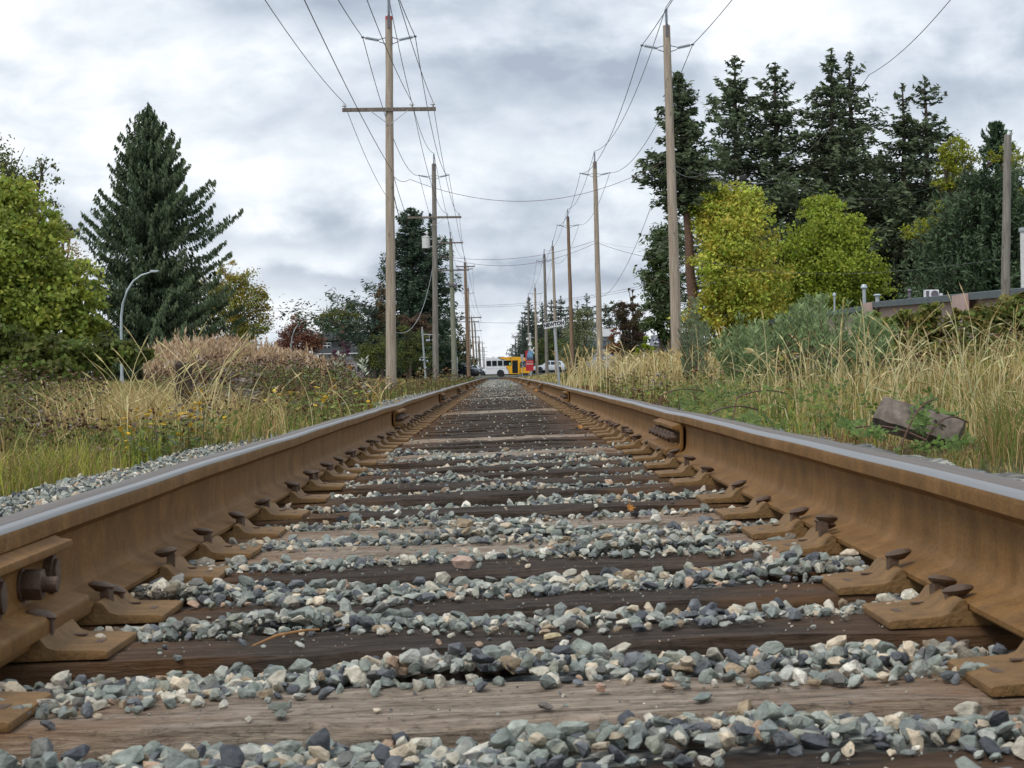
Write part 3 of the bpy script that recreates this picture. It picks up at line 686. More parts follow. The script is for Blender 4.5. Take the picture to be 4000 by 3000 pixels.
for k, (bx, tx, ty, s) in enumerate([(1868, 1854, 1263, 384), (1877, 1868, 1342, 440), (1881, 1871, 1318, 506), (1890, 1884, 1340, 600), (1895, 1890, 1357, 700)]):
    pole('L%d' % (k+7), (bx, 1470), (tx, ty), s, 'pole_grey', 'far thin grey pole left of the track, %s one beyond the reddish pole' % ordn[k].replace('nearest', 'first'), GP, [(1.6, -1.5, 1.5, (-1.4, 1.4), 0), (4.0, -1.3, 1.3, (-1.1, 1.1), 0)], detail=False, r0=.2, r1=.14)
tl['R1'] = pole('R1', (2648, 1460), (2604, 100), 62, 'pole', 'tall bare wooden pole right of the track, nearest on that side', GP, r0=.20, r1=.125)
tl['R2'] = pole('R2', (2346, 1440), (2323, 632), 107, 'pole', 'second pole right of the track, pale with a long dark crack', GP, r0=.19, r1=.125)
tl['R3'] = pole('R3', (2238, 1440), (2218, 846), 145, 'pole_brown', 'orange brown pole, third right of the track beside the bush', GP, r0=.185, r1=.12)
tl['R4'] = pole('R4', (2175, 1450), (2159, 962), 181, 'pole', 'pale pole behind the leaning place name sign on the right', GP, [(6.1, -1.0, .75, (.6,), .3)], rods=False, r0=.18, r1=.12)
tl['R5'] = pole('R5', (2137, 1457), (2126, 994), 200, 'pole_grey', 'grey brown pole in front of the white car on the right', GP, r0=.2, r1=.135)
tl['R6'] = pole('R6', (2098, 1450), (2090, 1126), 245, 'pole', 'pale pole just left of the white car, right of the red banner', GP, r0=.21, r1=.13)
tl['R7'] = pole('R7', (2066, 1450), (2063, 1162), 330, 'pole_grey', 'dark grey pole behind the right crossing signal', GP, rods=False, r0=.2, r1=.14)
for k, (bx, tx, ty, s) in enumerate([(2045, 2040, 1240, 384), (2033, 2030, 1265, 430), (2026, 2024.5, 1303, 470), (2014, 2013, 1322, 530), (2002, 2001, 1347, 600), (1997, 1996, 1362, 660), (1989, 1988.5, 1376, 740)]):
    pole('R%d' % (k+8), (bx, 1460), (tx, ty), s, 'pole_grey', 'far thin grey pole right of the track, %s one behind the right crossing signal' % ordn[k].replace('nearest', 'first'), GP, detail=k < 3, topins=k < 4, r0=.2, r1=.14)
tl['FR'] = pole('FR', (3918, 1200), (3936, 528), 55, 'pole_grey', 'mossy topless pole in front of the pink building at right edge', None, rods=False, topins=False, r0=.15, r1=.115)
# transformer can on the second left pole
t, e, d, o0 = tl['L2']; c = at(1664, 947, 106) - o0; mb = MB()
lathe(mb, [(.20, -.35), (.235, -.34), (.24, .30), (.26, .31), (.26, .34), (.10, .39), (.02, .40)], c, (0, 0, 1), 18); lathe(mb, [(.03, .39), (.03, .46), (.08, .50), (.085, .60), (.04, .66), (.02, .70)], c + Vector((.07, -.05, 0)), (0, 0, 1), 10)
tr = mb.build('transformer', 'offwhite', t, smooth=40); m2 = MB(); m2.box(c + Vector((.33, 0, .2)), (.30, .10, .06)); m2.box(c + Vector((.33, 0, -.25)), (.30, .10, .06)); m2.build('transformer_bracket', 'galv', tr)
m2 = MB(); m2.box(c + Vector((.93, -.1, .28)), (.10, .12, .30)); m2.tube([c + Vector((.93, -.1, .1)), c + Vector((.75, -.1, -.05))], .015, 6); m2.build('fuse_cutout', 'porc', t)

# ------------------------------------------------------------------ wires
MT['cablegrey'] = simple('grey cable', (.17, .18, .18), .6)
def cat(p, q, sag, n=22):
    p, q = Vector(p), Vector(q); return [p.lerp(q, k/n) - Vector((0, 0, sag*4*(k/n)*(1-k/n))) for k in range(n+1)]
def wire(spans, label, r=.013, mat='wire', group='overhead wires'):
    pts = []
    for p, q, sg in spans:
        c = cat(p, q, sg); pts += c if not pts else c[1:]
    mb = MB(); mb.tube(pts, r, 5); o = mb.build('power_line', mat, smooth=60); return tag(o, label, 'wire', group)
def P(k, n): return TIPS[k].get(n)
toward = lambda p, dx=0, dz=0, y=9: Vector((p.x + dx, y, p.z + dz))
# left line: three transmission wires and three lower ones
for n_, lab in (('l', 'left transmission wire on the left pole row, held by grey horizontal insulators'), ('r', 'right transmission wire on the left pole row, held by grey horizontal insulators'), ('t', 'top transmission wire running over the tips of the left pole row')):
    a, b_ = P('L1', n_), P('L2', n_); c3 = P('L4', n_) or P('L4', 't'); c4 = P('L5', n_)
    wire([(toward(a, -.4, .4), a, 1.0), (a, b_, 1.25), (b_, c3, 1.9), (c3, c4, .9), (c4, Vector((c4.x + .3, 380, c4.z - 1.2)), 1.5)], lab)
for j, lab in enumerate(('leftmost thin wire over the left end of the first left crossarm', 'middle thin wire over the right half of the first left crossarm', 'outer thin wire over the right tip of the first left crossarm')):
    a, b_ = P('L1', 'p0_%d' % j), P('L2', 'p0_%d' % j); c3 = P('L3', 'p1_%d' % j); c4 = P('L4', 'p1_%d' % j); c5 = P('L5', 'p0_%d' % j)
    wire([(toward(a, -.1, .5), a, .9), (a, b_, 1.0), (b_, c3, 1.0), (c3, c4, .8), (c4, c5, .9), (c5, Vector((c5.x, 384, c5.z - 1.5)), 1.5)], lab, .010)
a = at(1532, 668, 60); b_ = at(1690, 1000, 106); c3 = P('L3', 'p1_0') - Vector((0, 0, 2.2))
wire([(Vector((a.x + .15, 9, a.z + .9)), a, .45), (a, b_, .9), (b_, c3, .9)], 'dark twisted service wire running low along the left pole row', .010)
a2 = at(1532, 730, 59.8)
wire([(a2, at(1585, 880, 78), .4), (at(1585, 880, 78), at(1640, 960, 106), .3)], 'short dark drop cable from the nearest left pole toward the conifer', .016)
wire([(at(1690, 1045, 105.8), at(1530, 1290, 60.2), 1.3)], 'pale drooping service cable between the first two left poles', .010, 'galv')
# right line
for n_, lab, dx in (('l', 'left transmission wire on the right pole row, held by grey insulators', .3), ('r', 'right transmission wire on the right pole row, held by grey insulators', .2), ('t', 'top transmission wire running over the tips of the right pole row', 0)):
    a, b_, c3 = P('R1', n_), P('R2', n_), P('R3', n_); c4 = P('R5', n_); c5 = P('R6', n_)
    wire([(toward(a, dx, .3), a, 1.0), (a, b_, 1.15), (b_, c3, .9), (c3, c4, 1.4), (c4, c5, .9), (c5, P('R8', n_), 2.0), (P('R8', n_), P('R9', n_), .8)], lab)
wire([(at(2590, 670, 62), at(2310, 1150, 128), 1.6)], 'thin wire sloping down left from the nearest right pole', .010)
# wires across the track
wire([(at(1540, 690, 60), at(1600, 700, 60.4), .12), (at(1600, 700, 60.4), at(2598, 628, 62), 1.05)], 'twisted reddish cable sagging across the track between the two nearest poles', .0085, 'cable')
wire([(at(1703, 997, 106), at(2325, 940, 107), .62)], 'upper reddish cable across the track between the second poles', .011, 'cable')
wire([(at(1703, 997, 106), at(2325, 950, 107), .95)], 'lower reddish cable across the track between the second poles', .011, 'cable')
wire([(at(2325, 940, 107), at(2570, 970, 100), .15), (at(2570, 970, 100), at(3900, 1012, 60), .9)], 'thin cable from second right pole toward the far right edge', .005, 'cablegrey')
wire([(at(2325, 945, 107), at(2560, 1010, 96), .1)], 'short lower cable from the second right pole into the columnar tree', .012)
wire([(at(2620, 648, 62), at(2760, 672, 50), .25), (at(2760, 672, 50), at(3395, 292, 30), 1.0), (at(3395, 292, 30), at(3720, -10, 22), .1)], 'pale twisted cable rising right in front of the tall firs', .0055, 'cablegrey')
wire([(at(2620, 640, 62), at(3080, 715, 60), .25), (at(3080, 715, 60), at(3915, 590, 55), .95), (at(3915, 590, 55), at(4300, 660, 55), .2)], 'cable from nearest right pole to the mossy pole at right edge', .007)
for j, (ya, yb, yc_) in enumerate(((1201, 1206, 1068), (1212, 1212, 1078), (1300, 1262, 1180))):
    wire([(at(1040, ya, 230), at(1690, yb - 14, 228), .5), (at(1690, yb - 14, 228), at(2700, yc_, 224), 1.3)], '%s thin far wire crossing the track along the cross street' % ('upper', 'middle', 'lowest')[j], .018)

# ------------------------------------------------------------------ street lamps
def lamp(base, top, tip, s, label, ground_z=True):
    b = at(base[0], base[1], s); b.z = float(ground(b.x, s)); t = thing('street_lamp', label, 'street lamp', b, 0, 'curved street lamps on the side street')
    tp = at(tip[0], tip[1], s) - b; h = tp.z; w = tp.x
    pts = [Vector((0, 0, 0)), Vector((0, 0, h*.45)), Vector((w*.01, 0, h*.60)), Vector((w*.06, 0, h*.72)), Vector((w*.17, 0, h*.83)), Vector((w*.34, 0, h*.915)), Vector((w*.55, 0, h*.965)), Vector((w*.80, 0, h*.99))]
    mb = MB(); mb.tube(pts, [.10, .085, .08, .075, .068, .06, .05, .045], 10); mb.build('lamp_post', 'lampgrey', t, smooth=50)
    mb = MB(); mb.prism([(w*.76, h*.995), (w*.80, h*1.008), (w*.97, h*1.006), (w*1.0, h*.998), (w*.95, h*.988), (w*.80, h*.987)], 'y', -.13, .13); mb.build('lamp_head', 'lampgrey', t, bevel=.02)
    mb = MB(); mb.box((0, 0, .05), (.36, .36, .10)); mb.tube([(0, 0, .1), (0, 0, .5)], [.16, .11], 10); mb.build('lamp_base', 'galv', t)
lamp((475, 1400), None, (621, 1058), 110, 'pale curved street lamp standing before the big left spruce')
lamp((1138, 1440), None, (1220, 1246), 215, 'smaller distant curved street lamp before the reddish tree')

# ------------------------------------------------------------------ signs and signals
def text(word, size, mat, parent, loc, rot, name='lettering', sx=1.0, bold=.0, ext=.004):
    c = bpy.data.curves.new('t', 'FONT'); c.body = word; c.size = size; c.extrude = ext; c.align_x = 'CENTER'; c.align_y = 'CENTER'; c.offset = bold
    o = bpy.data.objects.new('t', c); COL.objects.link(o); bpy.context.view_layer.update()
    me = bpy.data.meshes.new_from_object(o.evaluated_get(bpy.context.evaluated_depsgraph_get())); me.name = name; bpy.data.objects.remove(o)
    me.materials.clear(); me.materials.append(MT[mat]); q = bpy.data.objects.new(name, me); COL.objects.link(q); q.parent = parent
    q.location = loc; q.rotation_euler = rot; q.scale = (sx, 1, 1); return q
# leaning place name sign
SN = 30.0
pb, pt = at(2193, 1487, SN), at(2164, 1262, SN); pb.z = float(ground(pb.x, SN)); t = thing('place_name_sign', 'leaning grey post with white place name boards right of the track', 'sign', pb)
e = pt - pb; mb = MB(); mb.tube([(0, 0, -.3), e*1.01], .021, 10); mb.build('sign_post', 'galv', t, smooth=50)
ctr = at(2163, 1267, SN) - pb
for ang, dy, nm in ((.05, -.035, 1), (-.10, .035, 0)):
    ln = .350; Mx = Matrix.Rotation(-.145, 4, 'Y') @ Matrix.Rotation(ang, 4, 'Z'); q = Matrix.Translation(ctr + Vector((.0 if nm else .016, dy, -.004 if not nm else 0))) @ Mx
    mb = MB(); mb.box((0, 0, 0), (ln, .006, .094)); b = mb.build('sign_board', 'white', t, bevel=.001); b.matrix_basis = q
    if nm:
        text('NEWTON', .086, 'black', b, (.002, -.006, 0), (PI/2, 0, 0), sx=.90, bold=.004, ext=.001)
# the auto parts board
SL = 230.0; c = at(2374, 1396, SL); gz = float(ground(c.x, SL)); t = thing('advertising_board', 'blue lettered white board under black number panel, behind second right pole', 'sign', (c.x, SL, gz)); t.location.x -= .18
cz = c.z - gz
mb = MB(); mb.box((0, 0, cz - .05), (2.55, .18, 1.36)); mb.build('sign_board', 'white', t, bevel=.02)
mb = MB(); mb.box((-.1, 0, cz + .97), (2.2, .18, .66)); mb.build('number_panel', 'black', t, bevel=.02)
mb = MB(); mb.box((-1.0, .05, cz/2 - .5), (.14, .14, cz + .6)); mb.box((.8, .05, cz/2 - .5), (.14, .14, cz + .6)); mb.build('sign_post', 'galv', t)
mb = MB(); mb.box((0, -.095, cz - .50), (2.3, .012, .06)); mb.box((0, -.095, cz - .60), (2.3, .012, .03)); mb.build('red_rule', 'red', t)
MT['blue'] = simple('sign blue', (.025, .13, .42), .5, 0, .05, 3)
text('LORDCO', .66, 'blue', t, (-.02, -.10, cz + .20), (PI/2, 0, 0), sx=.80, bold=.02, ext=.008); text('AUTO PARTS', .26, 'navy', t, (0, -.10, cz - .26), (PI/2, 0, 0), sx=1.1, bold=.006, ext=.008)
text('13535-13537', .40, 'white', t, (-.1, -.10, cz + .94), (PI/2, 0, 0), sx=.88, bold=.008, ext=.008)
# red street banner
SB = 244.0; c = at(2068, 1410, SB); gz = float(ground(c.x, SB)); t = thing('street_banner', 'tall red and blue banner hung on a pole beside the bus', 'banner', (c.x, SB, gz)); cz = c.z - gz
mb = MB(); mb.tube([(.12, .12, -.3), (.12, .12, cz + 1.5)], .06, 8); mb.build('banner_pole', 'galv', t)
MT['bannerblue'] = simple('banner sky blue', (.17, .33, .55), .6, 0, .25, 3); MT['bannerskyline'] = simple('banner dark skyline', (.06, .08, .11), .6, 0, .3, 5)
mb = MB(); mb.box((.02, 0, cz - .62), (1.06, .03, 1.48)); mb.build('lower_banner', 'red', t)
mb = MB(); mb.box((-.03, 0, cz + .75), (.98, .03, 1.22)); ub = mb.build('upper_banner', 'bannerblue', t)
mb = MB(); mb.prism([(-.53, cz + 1.37), (-.10, cz + 1.37), (-.30, cz + .9), (-.44, cz + .14), (-.53, cz + .14)], 'y', -.024, -.018); mb.build('red_flash', 'red', ub)
mb = MB(); mb.prism([(-.36, cz + .16), (-.36, cz + .42), (-.30, cz + .42), (-.30, cz + .72), (-.22, cz + .72), (-.22, cz + .45), (-.08, cz + .45), (-.08, cz + .74), (0, cz + .74), (0, cz + .4), (.16, cz + .4), (.16, cz + .62), (.30, cz + .62), (.30, cz + .45), (.44, cz + .45), (.44, cz + .16)], 'y', -.030, -.025); mb.build('skyline', 'bannerskyline', ub)
text('NEWTON', .20, 'offwhite', t, (0, -.024, cz - .12), (PI/2, 0, 0), sx=.85, ext=.003); text('GREATEST', .24, 'offwhite', t, (.02, -.024, cz - .42), (PI/2, 0, 0), sx=.82, bold=.008, ext=.003)
# crossing signals
def head(mb, c, r=.30, mi=1):
    lathe(mb, [(r, 0), (r, .03)], c, (0, -1, 0), 16, mi); lathe(mb, [(.16, .02), (.16, .10), (.13, .12), (.02, .125)], c, (0, -1, 0), 12, 2)
SG = 172.0
def signal(base, top, s, label): 
    b = at(base[0], base[1], s); b.z = float(ground(b.x, s)); t = thing('crossing_signal', label, 'crossing signal', b, 0, 'level crossing signals'); return t, b, at(top[0], top[1], s) - b
t, b, e = signal((1653, 1445), (1644, 1276), SG, 'grey cantilever crossing signal with hanging lamps between the first two left poles')
mb = MB(); mb.tube([(.25, 0, -.2), (e.x*.2, 0, e.z*.95)], [.10, .085], 12); mb.tube([(e.x*.2, 0, e.z*.95), (e.x*.2, 0, e.z)], [.065, .04], 8); mb.build('signal_mast', 'galv', t, smooth=50)
mb = MB(); z = e.z*.86; mb.tube([(e.x*.2 + .1, 0, z), (1.6, 0, z - .07)], .045, 8); mb.tube([(.65, 0, z), (.65, 0, z - .5)], .035, 6); mb.tube([(1.0, 0, z + .14), (1.0, 0, z - .5)], .035, 6); mb.build('signal_arm', 'galv', t)
for x in (.42, .63, 1.0, 1.2):
    mb = MB(); c = Vector((x, -.1, z - .58)); lathe(mb, [(.13, 0), (.16, .03), (.16, .10)], c, (0, 1, 0), 14, 0); lathe(mb, [(.115, 0), (.10, .05), (.03, .065)], c, (0, -1, 0), 14, 1); mb.build('signal_lamp', ['black', 'lampgrey'], t, smooth=40)
mb = MB(); mb.tube([(-.24, 0, z*.52), (.42, 0, z*.52)], .03, 6); mb.build('lamp_bar', 'galv', t)
for x, zz_ in ((-.26, .47), (.04, .46), (.42, .44), (-.30, .29), (.24, .30)):
    mb = MB(); c = Vector((x, -.1, z*zz_)); lathe(mb, [(.11, 0), (.14, .1)], c, (0, 1, 0), 12, 0); lathe(mb, [(.10, 0), (.08, .045), (.03, .06)], c, (0, -1, 0), 12, 1); mb.build('signal_lamp', ['black', 'lampgrey'], t, smooth=40)
t, b, e = signal((2073, 1450), (2069, 1301), 250, 'white crossing signal mast with crossed boards behind the red banner')
mb = MB(); mb.tube([(0, 0, -.2), (0, 0, e.z*.72)], .11, 10); mb.tube([(0, 0, e.z*.72), (0, 0, e.z*.80), (0, 0, e.z*.97)], [.30, .14, .10], 10); mb.tube([(0, 0, e.z*.97), (0, 0, e.z*1.0)], [.22, .05], 10); mb.build('signal_mast', 'offwhite', t, smooth=40)
mb = MB(); mb.box((0, -.15, e.z*.90), (1.0, .06, .06)); mb.tube([(-.5, -.15, e.z*.98), (.1, -.15, e.z*.98)], .03, 6); mb.build('lamp_bar', 'offwhite', t)
for x in (-.4, -.3, .45, .75):
    mb = MB(); c = Vector((x, -.25, e.z*.86)); lathe(mb, [(.15, 0), (.19, .1)], c, (0, 1, 0), 12, 0); lathe(mb, [(.17, 0), (.08, .08)], c, (0, -1, 0), 12, 1); mb.build('signal_lamp', ['black', 'offwhite' if x < 0 else 'black'], t, smooth=40)
mb = MB(); c = at(2078, 1369, 250) - b; c.y = -.2
for sg, dy in ((1, 0), (-1, -.03)): mb.box(c + Vector((0, dy, 0)), (1.05, .02, .15), rot=Matrix.Rotation(sg*.95, 3, 'Y'))
mb.build('crossbuck', 'white', t)
mb = MB(); c = at(2088, 1399, 250) - b; c.y = -.25; mb.box(c, (.75, .06, .08)); mb.tube([c + Vector((.0, -.05, 0)), c + Vector((0, .2, 0))], .34, 14); mb.tube([c + Vector((.38, -.05, .05)), c + Vector((.38, .25, .05))], .2, 12); mb.build('signal_lamp', 'black', t)
# grey control box and small signs
c = at(2039, 1393, 249); gz = float(ground(c.x, 249)); t = thing('traffic_sign', 'grey back of a square traffic sign in front of the bus', 'sign', (c.x, 249, gz)); cz = c.z - gz
mb = MB(); mb.tube([(.02, .05, -.2), (.02, .05, cz + .3)], .04, 8); mb.build('sign_post', 'galv', t); mb = MB(); mb.box((0, 0, cz), (.42, .03, .62)); mb.build('sign_board', 'galv', t, bevel=.01); mb = MB(); mb.box((.08, 0, cz - .55), (.34, .03, .36)); mb.build('sign_board', 'galv', t, bevel=.01)
c = at(1786, 1420, 165); gz = float(ground(c.x, 165)); t = thing('traffic_sign', 'narrow grey traffic sign seen edge on beside greenish pole', 'sign', (c.x, 165, gz), -1.2); cz = c.z - gz
mb = MB(); mb.tube([(0, 0, -.2), (0, 0, cz + .35)], .035, 8); mb.tube([(-.35, 0, -.2), (-.35, 0, cz + .1)], .035, 8); mb.build('sign_post', 'galv', t); mb = MB(); mb.box((0, -.05, cz + .3), (.6, .03, .6)); mb.build('sign_board', 'galv', t, bevel=.01)
c = at(1852, 1434, 292); t = thing('notice_board', 'square white notice board fixed low on reddish brown pole', 'sign', c)
mb = MB(); mb.box((0, 0, 0), (.62, .04, .58)); mb.build('notice_face', 'white', t, bevel=.01); mb = MB(); mb.box((.16, -.025, -.06), (.1, .02, .1)); mb.box((0, .04, 0), (.08, .06, .7)); mb.build('notice_mark', 'black', t)
c = at(1367, 1437, 165); gz = float(ground(c.x, 165)); t = thing('warning_sign', 'orange diamond roadwork sign half hidden in the weeds', 'sign', (c.x, 165, gz)); cz = c.z - gz
mb = MB(); mb.box((0, 0, cz), (.46, .02, .46), rot=Matrix.Rotation(PI/4, 3, 'Y')); mb.build('sign_face', 'orange', t, bevel=.005); mb = MB(); mb.box((.0, -.015, cz - .06), (.12, .012, .14), rot=Matrix.Rotation(.4, 3, 'Y')); mb.build('sign_patch', 'white', t); mb = MB(); mb.tube([(0, .04, -.1), (0, .04, cz)], .03, 6); mb.build('sign_post', 'galvdk', t)
c = at(1402, 1440, 165); gz = float(ground(c.x, 165)); t = thing('dark_signboard', 'small black board on legs beside the orange sign', 'sign', (c.x, 165, gz)); cz = c.z - gz
mb = MB(); mb.box((0, 0, cz), (.28, .04, .62), rot=Matrix.Rotation(.06, 3, 'Y')); mb.build('board', 'black', t, bevel=.01); mb = MB(); mb.tube([(-.1, 0, -.1), (-.1, .05, cz)], .02, 6); mb.tube([(.1, 0, -.1), (.1, .05, cz)], .02, 6); mb.build('leg', 'galvdk', t)
# wrapped signal behind the first pole
c = at(1546, 1445, 240); gz = float(ground(c.x, 240)); t = thing('wrapped_signal', 'white wrapped signal with capped top half hidden by nearest left pole', 'signal', (c.x - .5, 240, gz)); h = (at(1546, 1385, 240).z - gz)
mb = MB(); mb.tube([(.55, 0, h), (.62, 0, h*.9), (.6, 0, h*.72), (.55, 0, h*.5), (.5, 0, h*.35)], [.22, .27, .24, .26, .2], 9); mb.build('wrapping', 'white', t, smooth=30)
mb = MB(); mb.prism([(-1.55, h - .25), (-1.35, h + .1), (1.0, h + .12), (1.18, h - .2), (.9, h - .05), (-1.3, h - .1)], 'y', -.2, .2); mb.build('cap', 'white', t, bevel=.03); mb = MB(); mb.tube([(.5, 0, -.2), (.5, 0, h*.4)], .12, 8); mb.build('signal_mast', 'galv', t)

# ------------------------------------------------------------------ vehicles
def wheel(parent, loc, r, w=.24, rimr=.55, rim='galv'):
    t = MB(); lathe(t, [(r*.62, 0), (r*.93, .0), (r, .04), (r, w-.04), (r*.93, w), (r*.62, w)], (loc[0], loc[1]-w/2, loc[2]), (0, 1, 0), 22); o = t.build('wheel', 'rubber', parent, smooth=40)
    m = MB(); lathe(m, [(r*.62, 0), (r*.55, .03), (r*.2, .05), (r*.15, -.01), (.01, -.01)], (loc[0], loc[1]-w/2+.03, loc[2]), (0, 1, 0), 18); m.build('rim', rim, o, smooth=40); return o
# small white and yellow bus: local x forward, near side is -y
SBUS = 271.0; bl = at(1897, 1473, SBUS); t = thing('bus', 'small white and yellow bus with dark windows crossing the track', 'bus', (bl.x, SBUS, at(1940, 1473, SBUS).z), -.10)
Hh = 2.98; Lb = 4.92; ro = .42
mb = MB(); mb.prism([(0, ro), (0, Hh-.25), (.10, Hh), (Lb, Hh), (Lb, ro)], 'y', -.02, 2.2, 0); mb.build('rear_body', 'white', t, bevel=.05)
mb = MB()   # yellow front half: door bay, cab roof bulge, cowl
mb.prism([(Lb-2.4, Hh-.30), (Lb-2.95, Hh+.01), (Lb+.55, Hh+.02), (Lb+1.05, Hh-.25), (Lb+1.15, Hh-.62), (Lb+.70, Hh-.62), (Lb+.30, Hh-.85), (Lb+.25, ro), (Lb-1.35, ro), (Lb-1.45, 1.1), (Lb-1.75, 1.45), (Lb-1.75, Hh-.38)], 'y', -.06, -.015, 0)
mb.prism([(Lb, ro), (Lb, Hh+.02), (Lb+.55, Hh+.02), (Lb+1.05, Hh-.25), (Lb+1.15, Hh-.62), (Lb+.70, Hh-.64), (Lb+.32, Hh-.85), (Lb+.25, ro)], 'y', -.012, 2.2, 0)
mb.build('front_body', 'yellow', t, bevel=.02)
mb = MB(); mb.prism([(Lb+.28, .5), (Lb+.28, 1.30), (Lb+.80, 1.42), (Lb+1.45, 1.30), (Lb+1.80, 1.12), (Lb+1.92, .9), (Lb+1.92, .55), (Lb+1.4, .5)], 'y', .12, 2.02); mb.build('hood', 'yellow', t, bevel=.06)
mb = MB(); mb.prism([(Lb+.80, 1.44), (Lb+.33, 2.10), (Lb+1.0, 2.30), (Lb+1.28, 1.40)], 'y', .22, 1.95); mb.build('windscreen', 'glass_lt', t, bevel=.02)
mb = MB(); mb.tube([(Lb+.34, .16, 2.15), (Lb+.86, .16, 1.42)], .04, 6); mb.build('windscreen_pillar', 'white', t)
for k in range(4):
    mb = MB(); x0 = .16 + k*.86; mb.box((x0 + .36, -.075, 2.10), (.70, .02, .78)); mb.build('window', 'glass', t, bevel=.015)
mb = MB(); mb.box((Lb-1.34, -.075, 2.10), (.74, .02, .78)); w_ = mb.build('window', 'glass', t, bevel=.015); MT['lime'] = simple('green sticker', (.35, .62, .30), .5)
mb = MB(); mb.box((Lb-1.18, -.09, 1.96), (.22, .012, .34)); mb.build('sticker', 'lime', w_)
mb = MB(); mb.box((Lb-.42, -.075, 1.52), (.86, .03, 1.92)); dr = mb.build('door', 'glass', t, bevel=.02); mb = MB(); mb.box((Lb-.42, -.095, 1.52), (.05, .02, 1.9)); mb.build('door_edge', 'black', dr)
mb = MB(); mb.tube([(Lb-2.95, -.07, Hh), (Lb-2.7, -.07, Hh-.12), (Lb-2.4, -.07, Hh-.32), (Lb-2.1, -.07, Hh-.36)], .05, 6); mb.tube([(Lb-1.78, -.07, 1.46), (Lb-1.55, -.07, 1.15), (Lb-1.40, -.07, .85), (Lb-1.33, -.07, ro)], .035, 6); mb.build('dark_stripe', 'navy', t)
mb = MB(); mb.box((.55, -.03, 1.28), (1.0, .02, .025)); mb.box((1.8, -.03, 1.30), (3.4, .012, .02)); mb.build('side_moulding', 'galv', t)
mb = MB(); lathe(mb, [(.56, 0), (.56, .05)], (2.28, -.075, .56), (0, 1, 0), 20); mb.build('wheel_arch', 'black', t)
wheel(t, (2.28, .05, .43), .43, .3, rim='black'); wheel(t, (2.28, 1.9, .43), .43, .3, rim='black'); wheel(t, (Lb+.95, .25, .40), .40, rim='black'); wheel(t, (Lb+.95, 1.85, .40), .40)
mb = MB(); mb.box((Lb+1.93, .45, .98), (.05, .3, .2)); mb.build('headlight', 'offwhite', t, bevel=.01); mb = MB(); mb.box((Lb+1.93, 1.7, .98), (.05, .3, .2)); mb.build('headlight', 'offwhite', t, bevel=.01)
mb = MB(); mb.box((Lb+2.0, 1.07, .62), (.12, 2.0, .2)); mb.build('bumper', 'galv', t, bevel=.03); mb = MB(); mb.box((Lb+.62, -.12, 1.75), (.12, .16, .42)); mb.build('mirror', 'black', t, bevel=.02)
mb = MB(); mb.box((1.15, .6, Hh+.05), (.18, .3, .14)); mb.box((2.3, 1.0, Hh+.04), (.9, .9, .10)); mb.build('roof_vent', 'galvdk', t, bevel=.02); mb = MB(); mb.box((Lb-1.05, -.075, Hh-.22), (.16, .03, .16)); mb.box((-.03, .1, .72), (.06, .12, .26)); mb.build('marker_lamp', 'navy', t, bevel=.01)
mb = MB(); mb.box((Lb*.5, 1.1, ro-.05), (Lb*.95, 1.7, .16)); mb.build('underbody', 'black', t)
